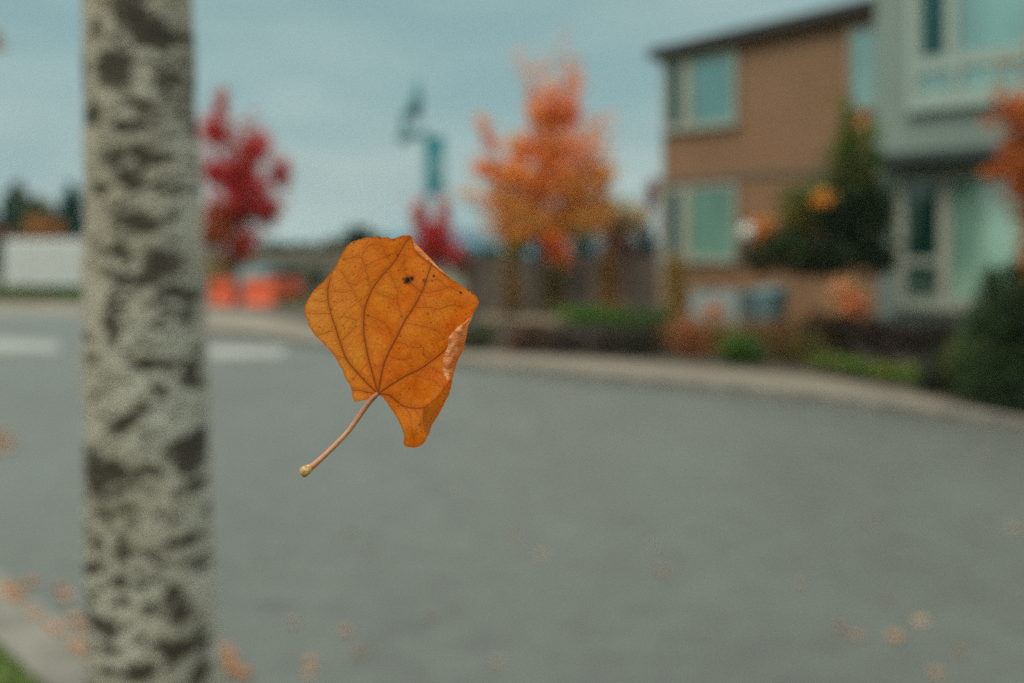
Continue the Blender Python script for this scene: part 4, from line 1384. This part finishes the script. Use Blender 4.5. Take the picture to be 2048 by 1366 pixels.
V1 = vein([BASE, (476, 810), (490, 740), (520, 665), (560, 590), (602, 503), (650, 430), (690, 355), (712, 300), (726, 255), (742, 212)], 8.5, 4.5, 1)
V2 = vein([BASE, (440, 800), (416, 715), (400, 640), (388, 560), (389, 470), (398, 420), (430, 340), (480, 268), (535, 208), (570, 155), (598, 105), (625, 70)], 7, 3.5, 1)
V3 = vein([BASE, (400, 825), (340, 760), (295, 700), (262, 610), (240, 540), (215, 465), (200, 390), (200, 330), (212, 280)], 7, 3, 1)
V4 = vein([BASE, (540, 832), (620, 785), (680, 757), (740, 715), (800, 668), (838, 625), (880, 560)], 7.5, 4, 1)
V5 = vein([BASE, (520, 892), (560, 925), (600, 952), (660, 962), (712, 958)], 6.5, 4, 1)
V6 = vein([BASE, (410, 878), (370, 868), (332, 866)], 5, 3, .9)
sec = [[(392, 455), (355, 385), (330, 340), (300, 300), (285, 265), (268, 235)], [(428, 338), (408, 268), (385, 190), (380, 170), (395, 125), (440, 100), (490, 108)], [(536, 208), (518, 178), (495, 132), (482, 110)],
       [(380, 172), (330, 165), (290, 180)], [(215, 465), (170, 462), (122, 466), (90, 455)], [(262, 610), (300, 580), (330, 545), (350, 500)],
       [(603, 503), (580, 455), (562, 395), (566, 345), (582, 315)], [(546, 582), (522, 545), (503, 515)], [(690, 355), (650, 318), (612, 268), (598, 215), (605, 170)], [(690, 355), (750, 348), (800, 338), (835, 320)],
       [(663, 430), (730, 433), (790, 441), (815, 428), (840, 400)], [(603, 513), (670, 524), (740, 540), (780, 562), (805, 590)], [(548, 608), (605, 622), (640, 640), (700, 640)], [(517, 680), (545, 700), (600, 705), (640, 695)],
       [(722, 738), (762, 756), (802, 784)], [(640, 778), (700, 800), (760, 820), (790, 850)], [(700, 640), (710, 690), (735, 705)], [(600, 952), (630, 1000), (640, 1060), (650, 1120)], [(650, 962), (680, 1010), (690, 1060)],
       [(340, 760), (345, 790), (330, 815)], [(295, 700), (262, 690), (240, 680)], [(240, 540), (200, 560), (160, 575), (140, 560)], [(200, 390), (165, 400), (130, 395)], [(202, 330), (175, 330), (150, 335)],
       [(712, 300), (760, 285), (800, 300), (830, 330)], [(300, 300), (330, 310), (352, 305), (388, 230)], [(815, 428), (870, 420), (920, 430)], [(835, 320), (890, 350), (940, 380)], [(560, 395), (500, 370), (440, 345)],
       [(503, 515), (450, 490), (392, 465)], [(350, 500), (300, 480), (250, 485), (222, 490)], [(330, 340), (280, 350), (240, 345), (204, 350)], [(566, 345), (540, 290), (520, 240)], [(805, 590), (830, 560), (860, 540)]]
for i, s in enumerate(sec): vein(s, 4.2, 2.2, .62, 2.5, 50 + i)
lr = np.random.default_rng(77)


def rungs(A, Bv, n, t0, t1, lift, s=.5):
    """ladder veins between two main veins"""
    for k in range(n):
        t = t0 + (t1 - t0) * (k + lr.uniform(-.25, .25)) / n
        a = A[int(np.clip(t, 0, 1) * (len(A) - 1))]; b = Bv[int(np.clip(t + lr.uniform(-.03, .03), 0, 1) * (len(Bv) - 1))]
        mid = (a + b) / 2 + np.array([lr.normal() * 6, lift + lr.normal() * 7])
        q1 = (a + mid) / 2 + lr.normal(size=2) * 5; q2 = (b + mid) / 2 + lr.normal(size=2) * 5
        vein([a, q1, mid, q2, b], 2.9, 2.2, s * lr.uniform(.45, 1.05), 2, int(lr.integers(1e6)))


rungs(V3, V2, 20, .12, .95, -16, .5)
rungs(V2, V1, 20, .14, .92, -10, .42)
rungs(V1, V4, 24, .14, .95, -2, .48)
rungs(V4, V5, 9, .25, .95, 8, .4)
lv = catmull(left_edge[3:], 8)
rungs(V3, lv[:110], 15, .2, .98, 6, .4)
for k in range(16):        # top field
    a = np.array([lr.uniform(230, 420), lr.uniform(100, 300)]); d = lr.normal(size=2) * 38
    vein([a, a + d * .5 + lr.normal(size=2) * 6, a + d], 2.8, 2, .4, 2, int(lr.integers(1e6)))
for k in range(14):
    a = np.array([lr.uniform(720, 900), lr.uniform(330, 620)]); d = lr.normal(size=2) * 34
    vein([a, a + d * .5 + lr.normal(size=2) * 6, a + d], 2.8, 2, .35, 2, int(lr.integers(1e6)))


def vein_field(X, Y):
    out = np.zeros_like(X); main = np.zeros_like(X)
    for P, w0, w1, s in veins:
        n = len(P) - 1
        lo, hi = P.min(0) - 26, P.max(0) + 26
        sel = np.where((X > lo[0]) & (X < hi[0]) & (Y > lo[1]) & (Y < hi[1]))[0]
        if len(sel) == 0: continue
        x, y = X[sel], Y[sel]
        best = np.zeros(len(sel)); soft = np.zeros(len(sel))
        for i in range(n):
            a, b = P[i], P[i + 1]
            d = b - a; L2 = d @ d + 1e-9
            t = np.clip(((x - a[0]) * d[0] + (y - a[1]) * d[1]) / L2, 0, 1)
            dist = np.hypot(x - a[0] - t * d[0], y - a[1] - t * d[1])
            wd = w0 + (w1 - w0) * (i + t) / n
            best = np.maximum(best, s * np.clip(1.35 - dist / (wd * .75), 0, 1))
            if s >= .6: soft = np.maximum(soft, np.exp(-(dist / 19) ** 2) * (1 if s > .85 else .5))
        out[sel] = np.maximum(out[sel], best); main[sel] = np.maximum(main[sel], soft)
    return out, main


def point_in(P, x, y):
    inside = np.zeros(len(x), bool)
    n = len(P)
    for i in range(n):
        x0, y0 = P[i]; x1, y1 = P[(i + 1) % n]
        if y0 == y1: continue
        c = ((y0 > y) != (y1 > y)) & (x < (x1 - x0) * (y - y0) / (y1 - y0) + x0)
        inside ^= c
    return inside


def nearest(P, x, y, closed=True):
    n = len(P)
    bd = np.full(len(x), 1e9); bx = np.zeros(len(x)); by = np.zeros(len(x))
    for i in range(n if closed else n - 1):
        a, b = P[i], P[(i + 1) % n]
        d = b - a
        t = np.clip(((x - a[0]) * d[0] + (y - a[1]) * d[1]) / (d @ d + 1e-9), 0, 1)
        qx, qy = a[0] + t * d[0], a[1] + t * d[1]
        dd = np.hypot(x - qx, y - qy)
        k = dd < bd
        bd[k] = dd[k]; bx[k] = qx[k]; by[k] = qy[k]
    return bd, bx, by


def relief(X, Y, main=None):
    """height of the blade towards the camera, in the same units as X, Y"""
    h = 22 * np.exp(-(((X - 700) / 190) ** 2 + ((Y - 520) / 260) ** 2)) - 16 * np.exp(-(((X - 300) / 120) ** 2 + ((Y - 420) / 240) ** 2))
    h += 26 * np.exp(-(((X - 90) / 90) ** 2 + ((Y - 470) / 120) ** 2)) + 10 * np.sin(X / 74 + Y / 121) + 6 * np.sin(X / 37 - Y / 63 + 1.3)
    h = h * .75
    h += -34 * np.exp(-(((X - 700) / 120) ** 2 + ((Y - 90) / 120) ** 2)) + 20 * np.exp(-(((X - 940) / 70) ** 2 + ((Y - 400) / 60) ** 2))
    h += 34 * np.exp(-(((X - 640) / 50) ** 2 + ((Y - 1060) / 90) ** 2)) + 26 * np.exp(-(((X - 770) / 90) ** 2 + ((Y - 840) / 70) ** 2))
    h += .9 * np.sin(X / 13 + 2 * np.sin(Y / 29)) * np.sin(Y / 15 + 1.7 * np.sin(X / 31))
    if main is not None: h = h - 3 * main
    return h


def to_world(X, Y, H):
    px = 580 + X / ZS; py = 450 + Y / ZS
    u = LEAF_D / F / ZS
    d = LEAF_D - H * u
    return np.stack([(px - CX) / F * d, d, CH + (HZ - py) / F * d], -1)


def build_leaf():
    c0 = to_world(np.array([BASE[0]]), np.array([BASE[1]]), np.array([0.]))[0]
    root = empty('leaf', tuple(c0), 'large dry orange brown leaf with curled edges hanging in mid air', 'leaf')
    step = 3.0
    xs = np.arange(70, 1003, step); ys = np.arange(48, 1180, step)
    X, Y = np.meshgrid(xs, ys)
    shp = X.shape
    X = X.ravel(); Y = Y.ravel()
    ins = point_in(poly, X, Y)
    I = ins.reshape(shp)
    idx = np.arange(X.size).reshape(shp)
    q = np.stack([idx[:-1, :-1], idx[:-1, 1:], idx[1:, 1:], idx[1:, :-1]], -1).reshape(-1, 4)
    cnt = ins[q].sum(1)
    q = q[cnt >= 2]
    used = np.unique(q)
    outv = used[~ins[used]]
    bd, bx, by = nearest(poly, X[outv], Y[outv])
    X[outv] = bx; Y[outv] = by
    re = np.full(len(ins), -1); re[used] = np.arange(len(used))
    X = X[used]; Y = Y[used]; q = re[q]
    vf, main = vein_field(X, Y)
    H = relief(X, Y, main)
    ed, _, _ = nearest(poly, X, Y)
    # the margin rolls slightly: lift near the fold lines so that the flaps leave smoothly
    e1, _, _ = nearest(R_OUT, X, Y, False)
    H = H + 16 * np.exp(-(e1 / 40) ** 2)
    e2, _, _ = nearest(LOW_IN, X, Y, False)
    H = H + 14 * np.exp(-(e2 / 30) ** 2)
    Vs = [to_world(X, Y, H)]; Fs = [q[:, ::-1]]
    VF = [vf]; ED = [np.exp(-ed / 11)]; FL = [np.zeros(len(X))]; U = [np.stack([X, Y], 1)]; HA = [main]
    base = len(X)

    def hcurve(P):
        _, m = vein_field(P[:, 0], P[:, 1])
        h = relief(P[:, 0], P[:, 1], m)
        a, _, _ = nearest(R_OUT, P[:, 0], P[:, 1], False); b, _, _ = nearest(LOW_IN, P[:, 0], P[:, 1], False)
        return h + 16 * np.exp(-(a / 40) ** 2) + 14 * np.exp(-(b / 30) ** 2)

    def resample(P, n):
        L = np.r_[0, np.cumsum(np.linalg.norm(np.diff(P, axis=0), axis=1))]
        t = np.linspace(0, L[-1], n)
        return np.stack([np.interp(t, L, P[:, 0]), np.interp(t, L, P[:, 1])], 1)

    def flap(outer, inner, rise, end, n, m, seed, wr, flip, fl, veins_dir=None):
        nonlocal base
        r = np.random.default_rng(seed)
        A = resample(outer, n); Bq = resample(inner, n)
        hA = hcurve(A)
        hB = hcurve(Bq)
        T = np.linspace(0, 1, m)
        XX = A[:, None, 0] + (Bq[:, None, 0] - A[:, None, 0]) * T; YY = A[:, None, 1] + (Bq[:, None, 1] - A[:, None, 1]) * T
        arch = np.sin(np.pi * np.clip(T * .82, 0, 1))
        HH = hA[:, None] * (1 - T) + (hB[:, None] + end) * T + rise * arch
        wig = wr * (np.sin(YY / 11 + 2.2 * np.sin(XX / 17)) + .7 * np.sin(YY / 23 - XX / 9)) * np.clip(T * 3, 0, 1)
        HH = HH + wig
        # fine net veins of the underside
        vv = np.zeros_like(XX)
        for k in range(26):
            y0 = r.uniform(A[:, 1].min(), A[:, 1].max()); sl = r.uniform(-.5, .5); x0 = XX.mean()
            dd = np.abs((YY - y0) - sl * (XX - x0) + 5 * np.sin(XX / 9 + k)) / 3.0
            vv = np.maximum(vv, .75 * np.clip(1.2 - dd, 0, 1))
        id_ = np.arange(n * m).reshape(n, m) + base
        f = np.stack([id_[:-1, :-1], id_[:-1, 1:], id_[1:, 1:], id_[1:, :-1]], -1).reshape(-1, 4)
        if flip: f = f[:, ::-1]
        Vs.append(to_world(XX.ravel(), YY.ravel(), HH.ravel())); Fs.append(f)
        VF.append(vv.ravel()); ED.append(np.exp(-(1 - np.tile(T, n)) * 6) * .8); FL.append(np.tile(T, n)); HA.append(np.zeros(n * m)); U.append(np.stack([XX.ravel(), YY.ravel()], 1))
        base += n * m

    r_in = catmull([(964, 462), (938, 496), (900, 520), (862, 556), (834, 598), (828, 640), (810, 688), (806, 738), (808, 780), (822, 816)], 8)
    flap(R_OUT, jag(r_in, 4, 9), 46, 32, 150, 34, 3, 3.6, False, 1.0)
    ur_in = catmull([(642, 66), (655, 122), (690, 162), (736, 196), (786, 241), (833, 271)], 8)
    flap(UR_OUT, jag(ur_in, 3, 10), 12, 8, 110, 16, 4, 1.5, False, 1.0)
    nmain, nflap = len(Fs[0]), len(Fs[1]) + len(Fs[2])
    # lower right: the blade bends away behind the fold line
    low_out = catmull([(852, 818), (848, 850), (836, 885), (821, 920), (801, 962), (771, 1010), (745, 1055), (730, 1095), (722, 1112)], 8)
    n, m = 140, 36
    A = resample(LOW_IN, n); Bq = resample(jag(low_out, 2.5, 12), n)
    hA = hcurve(A)
    dv = Bq - A
    ln = np.linalg.norm(dv, axis=1)
    dn = dv / (ln[:, None] + 6)
    T = np.linspace(0, 1, m)
    turn = 17 * np.clip(ln / 40, 0, 1)
    P = np.zeros((n, m, 2)); HH = np.zeros((n, m))
    for j, t in enumerate(T):
        if t < .3:
            a = t / .3 * np.pi
            P[:, j] = A - dn * (turn * np.sin(a * .5) )[:, None] * (1.0)
            HH[:, j] = hA - turn * (1 - np.cos(a)) * .9
        else:
            f = (t - .3) / .7
            st = A - dn * turn[:, None]
            P[:, j] = st + (Bq - st) * f
            HH[:, j] = hA - turn * 2.4 - 125 * np.clip(ln / 60, 0, 1) * f ** 1.2 + 1.6 * np.sin(P[:, j, 1] / 13 + f * 4)
    id_ = np.arange(n * m).reshape(n, m) + base
    f = np.stack([id_[:-1, :-1], id_[:-1, 1:], id_[1:, 1:], id_[1:, :-1]], -1).reshape(-1, 4)[:, ::-1]
    Pf = P.reshape(-1, 2)
    Vs.append(to_world(Pf[:, 0], Pf[:, 1], HH.ravel())); Fs.append(f)
    sl = np.abs(np.sin(Pf[:, 1] / 34 + Pf[:, 0] / 50))
    VF.append(.45 * np.clip(1 - sl / .10, 0, 1)); ED.append(.62 + .3 * np.exp(-(1 - np.tile(T, n)) * 8)); FL.append(np.full(n * m, .35)); HA.append(np.zeros(n * m)); U.append(Pf)  # raised edge value paints the fold's shade as red-brown over its whole width
    base += n * m
    V = np.concatenate(Vs); Fq = np.concatenate(Fs)
    me = bpy.data.meshes.new('blade')
    me.from_pydata(V.tolist(), [], Fq.tolist())
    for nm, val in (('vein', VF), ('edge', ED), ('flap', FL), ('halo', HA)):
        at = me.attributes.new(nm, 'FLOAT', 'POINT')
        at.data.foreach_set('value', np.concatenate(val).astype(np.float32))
    at = me.attributes.new('leafco', 'FLOAT_VECTOR', 'POINT')
    uu = np.concatenate(U) / 1000.0
    at.data.foreach_set('vector', np.c_[uu, np.zeros(len(uu))].astype(np.float32).ravel())
    me.polygons.foreach_set('use_smooth', [True] * len(me.polygons))
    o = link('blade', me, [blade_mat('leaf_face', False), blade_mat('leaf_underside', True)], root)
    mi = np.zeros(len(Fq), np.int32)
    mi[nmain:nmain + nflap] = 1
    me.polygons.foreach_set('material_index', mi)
    # stalk
    pts = catmull([(463, 884), (432, 912), (398, 954), (356, 1016), (306, 1084), (240, 1154), (170, 1222), (112, 1272), (84, 1292)], 6)
    hs = np.linspace(0, 60, len(pts)) + 6
    Pw = to_world(pts[:, 0], pts[:, 1], hs)
    u = LEAF_D / F / ZS
    rr = np.interp(np.linspace(0, 1, len(pts)), [0, .08, .25, .5, .75, .92, 1], [9, 15, 14.5, 12.5, 13.5, 18, 23]) * u
    mb = MB()
    mb.tube([tuple(p) for p in Pw], list(rr), 20)
    st = mb.build('stem', stem_mat(), root, smooth=True)
    at = st.data.attributes.new('along', 'FLOAT', 'POINT')
    at.data.foreach_set('value', np.repeat(np.linspace(0, 1, len(pts)), 20).astype(np.float32))
    # swollen end of the stalk
    e = to_world(np.array([112., 84., 71., 58.]), np.array([1272., 1290., 1299., 1306.]), np.array([62., 66., 68., 69.]))
    mb = MB()
    mb.tube([tuple(p) for p in e], [19 * u, 26.5 * u, 28 * u, 23 * u], 24)
    kb = mb.build('stem_base', knob_mat(), None, smooth=True)
    bv = kb.modifiers.new('bevel', 'BEVEL'); bv.width = 7 * u; bv.segments = 3
    bpy.context.view_layer.update()
    kb.parent = st
    kb.matrix_parent_inverse = st.matrix_world.inverted()


def blade_mat(name, under):
    m, nt, out = newmat(name)
    co = N(nt, 'ShaderNodeAttribute', attribute_name='leafco').outputs['Vector']
    ve = N(nt, 'ShaderNodeAttribute', attribute_name='vein').outputs['Fac']
    ed = N(nt, 'ShaderNodeAttribute', attribute_name='edge').outputs['Fac']
    big = noise(nt, co, 4.5, 4, .55, .3)
    mid = noise(nt, co, 16, 5, .6)
    fine = noise(nt, co, 90, 4, .7)
    grain = noise(nt, co, 260, 2, .7)

    def cells(scale, wdt):
        wp = N(nt, 'ShaderNodeVectorMath', operation='SCALE'); wp.inputs['Scale'].default_value = .018
        nz = nt.nodes.new('ShaderNodeTexNoise'); nz.inputs['Scale'].default_value = 30
        nt.links.new(co, nz.inputs['Vector'])
        nt.links.new(nz.outputs['Color'], wp.inputs[0])
        ad = N(nt, 'ShaderNodeVectorMath', operation='ADD')
        nt.links.new(co, ad.inputs[0]); nt.links.new(wp.outputs[0], ad.inputs[1])
        v = nt.nodes.new('ShaderNodeTexVoronoi'); v.feature = 'DISTANCE_TO_EDGE'; v.voronoi_dimensions = '2D'
        v.inputs['Scale'].default_value = scale
        nt.links.new(ad.outputs[0], v.inputs['Vector'])
        return ramp(nt, v.outputs['Distance'], [(0, 1), (wdt, 0)])
    c1, c2 = cells(24, .055), cells(62, .08)
    if not under:
        col = ramp(nt, big, [(.36, (.82, .140, .003)), (.5, (.94, .205, .008)), (.64, (.99, .33, .03))])
        col = mixc(nt, .45, col, ramp(nt, mid, [(.36, (.74, .125, .003)), (.64, (.99, .30, .022))]))
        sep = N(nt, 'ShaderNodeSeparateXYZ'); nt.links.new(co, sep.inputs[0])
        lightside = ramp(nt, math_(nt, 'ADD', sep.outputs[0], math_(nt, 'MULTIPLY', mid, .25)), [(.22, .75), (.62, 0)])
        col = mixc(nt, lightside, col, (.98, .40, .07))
        red = ramp(nt, math_(nt, 'ADD', ed, math_(nt, 'MULTIPLY', math_(nt, 'SUBTRACT', fine, .5), .8)), [(.22, 0), (.85, .85)])  # browned margin; also carries the painted shade of the lower right fold
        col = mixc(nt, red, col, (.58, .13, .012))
        col = mixc(nt, ramp(nt, fine, [(.48, 0), (.78, .5)]), col, (.50, .105, .008))
        col = mixc(nt, ramp(nt, grain, [(.46, 0), (.70, .42)]), col, (.52, .10, .006))
        vcol = (.20, .040, .004)
        tcol = (.62, .17, .02)
    else:
        col = ramp(nt, mid, [(.3, (.84, .38, .13)), (.7, (.94, .60, .31))])
        col = mixc(nt, ramp(nt, fine, [(.42, 0), (.70, .8)]), col, (.70, .25, .07))
        vcol = (.55, .20, .07)
        tcol = (.6, .25, .08)
    if under:
        ft = N(nt, 'ShaderNodeAttribute', attribute_name='flap').outputs['Fac']
        k = math_(nt, 'ADD', ft, math_(nt, 'MULTIPLY', math_(nt, 'SUBTRACT', mid, .5), 1.6))
        col = mixc(nt, ramp(nt, k, [(.16, .95), (.66, 0)]), col, (.80, .25, .03))
    col = mixc(nt, math_(nt, 'MULTIPLY', c2, .20), col, vcol)
    col = mixc(nt, math_(nt, 'MULTIPLY', c1, .26), col, vcol)
    if not under:
        ha = N(nt, 'ShaderNodeAttribute', attribute_name='halo').outputs['Fac']
        col = mixc(nt, math_(nt, 'MULTIPLY', ha, .60), col, (.52, .105, .008))
    vn = math_(nt, 'MULTIPLY', math_(nt, 'POWER', ve, 1.4), .80, clamp=True)
    col = mixc(nt, vn, col, vcol)
    # dark spots
    if not under:
        spots = [(618, 290, 19, 1), (640, 282, 12, 1), (597, 284, 9, .7), (606, 302, 10, .8), (755, 268, 7, .9), (897, 355, 7, .9), (706, 292, 10, .55), (708, 305, 7, .4), (725, 465, 7, .5), (410, 478, 6, .55), (470, 66, 8, .5), (545, 78, 7, .5), (565, 158, 7, .5), (940, 340, 9, .7), (960, 356, 9, .6), (395, 525, 5, .4), (275, 395, 6, .4), (160, 300, 8, .4), (336, 94, 7, .5), (680, 1050, 7, .4), (610, 230, 9, .3)]
        tot = None
        for i, (x, y, r_, s) in enumerate(spots):
            sb = N(nt, 'ShaderNodeVectorMath', operation='SUBTRACT'); sb.inputs[1].default_value = (x / 1000, y / 1000, 0)
            nt.links.new(co, sb.inputs[0])
            ln = N(nt, 'ShaderNodeVectorMath', operation='LENGTH'); nt.links.new(sb.outputs[0], ln.inputs[0])
            d = math_(nt, 'DIVIDE', ln.outputs['Value'], r_ / 1000)
            d = math_(nt, 'ADD', d, math_(nt, 'MULTIPLY', math_(nt, 'SUBTRACT', fine, .5), 1.6))
            k = math_(nt, 'MULTIPLY', math_(nt, 'SUBTRACT', 1.5, d, clamp=True), s, clamp=True)
            tot = k if tot is None else math_(nt, 'MAXIMUM', tot, k)
        col = mixc(nt, tot, col, (.022, .012, .006))
        specks = nt.nodes.new('ShaderNodeTexVoronoi'); specks.voronoi_dimensions = '2D'; specks.inputs['Scale'].default_value = 17
        nt.links.new(co, specks.inputs['Vector'])
        sr = N(nt, 'ShaderNodeSeparateColor'); nt.links.new(specks.outputs['Color'], sr.inputs[0])
        sm = math_(nt, 'MULTIPLY', ramp(nt, specks.outputs['Distance'], [(.05, .55), (.10, 0)]), ramp(nt, sr.outputs[0], [(.6, 0), (.62, 1)]))
        col = mixc(nt, sm, col, (.09, .028, .008))
    b = N(nt, 'ShaderNodeBsdfPrincipled')
    b.inputs['Roughness'].default_value = .62
    b.inputs['Specular IOR Level'].default_value = .25
    nt.links.new(col, b.inputs['Base Color'])
    bp = N(nt, 'ShaderNodeBump')
    bp.inputs['Strength'].default_value = .55
    bp.inputs['Distance'].default_value = .0004
    hh = math_(nt, 'ADD', math_(nt, 'MULTIPLY', ve, .9), math_(nt, 'MULTIPLY', c1, .35))
    hh = math_(nt, 'ADD', hh, math_(nt, 'MULTIPLY', fine, .7))
    nt.links.new(hh, bp.inputs['Height'])
    nt.links.new(bp.outputs[0], b.inputs['Normal'])
    t = N(nt, 'ShaderNodeBsdfTranslucent')
    nt.links.new(mixc(nt, 1.0, col, (1.0, .85, .7), 'MULTIPLY'), t.inputs[0])
    mx = N(nt, 'ShaderNodeMixShader'); mx.inputs[0].default_value = .5
    nt.links.new(b.outputs[0], mx.inputs[1]); nt.links.new(t.outputs[0], mx.inputs[2])
    nt.links.new(mx.outputs[0], out.inputs[0])
    return m


def stem_mat():
    m, nt, out = newmat('leaf_stem')
    al = N(nt, 'ShaderNodeAttribute', attribute_name='along').outputs['Fac']
    n1 = noise(nt, objvec(nt), 900, 4, .6)
    col = ramp(nt, al, [(0, (.36, .12, .05)), (.14, (.36, .125, .06)), (.34, (.46, .17, .09)), (.55, (.56, .26, .14)), (.78, (.56, .24, .13)), (.92, (.50, .16, .09)), (1, (.42, .15, .07))])
    col = mixc(nt, ramp(nt, n1, [(.4, 0), (.75, .5)]), col, (.24, .09, .045))
    b = N(nt, 'ShaderNodeBsdfPrincipled'); b.inputs['Roughness'].default_value = .55
    nt.links.new(col, b.inputs['Base Color'])
    bp = N(nt, 'ShaderNodeBump'); bp.inputs['Strength'].default_value = .4; bp.inputs['Distance'].default_value = .0003
    nt.links.new(n1, bp.inputs['Height']); nt.links.new(bp.outputs[0], b.inputs['Normal'])
    nt.links.new(b.outputs[0], out.inputs[0])
    return m


def knob_mat():
    m, nt, out = newmat('stem_scar')
    n1 = noise(nt, objvec(nt), 700, 4, .6)
    col = ramp(nt, n1, [(.3, (.20, .10, .035)), (.5, (.48, .28, .10)), (.75, (.66, .44, .18))])
    b = N(nt, 'ShaderNodeBsdfPrincipled'); b.inputs['Roughness'].default_value = .7
    nt.links.new(col, b.inputs['Base Color'])
    nt.links.new(b.outputs[0], out.inputs[0])
    return m


build_leaf()
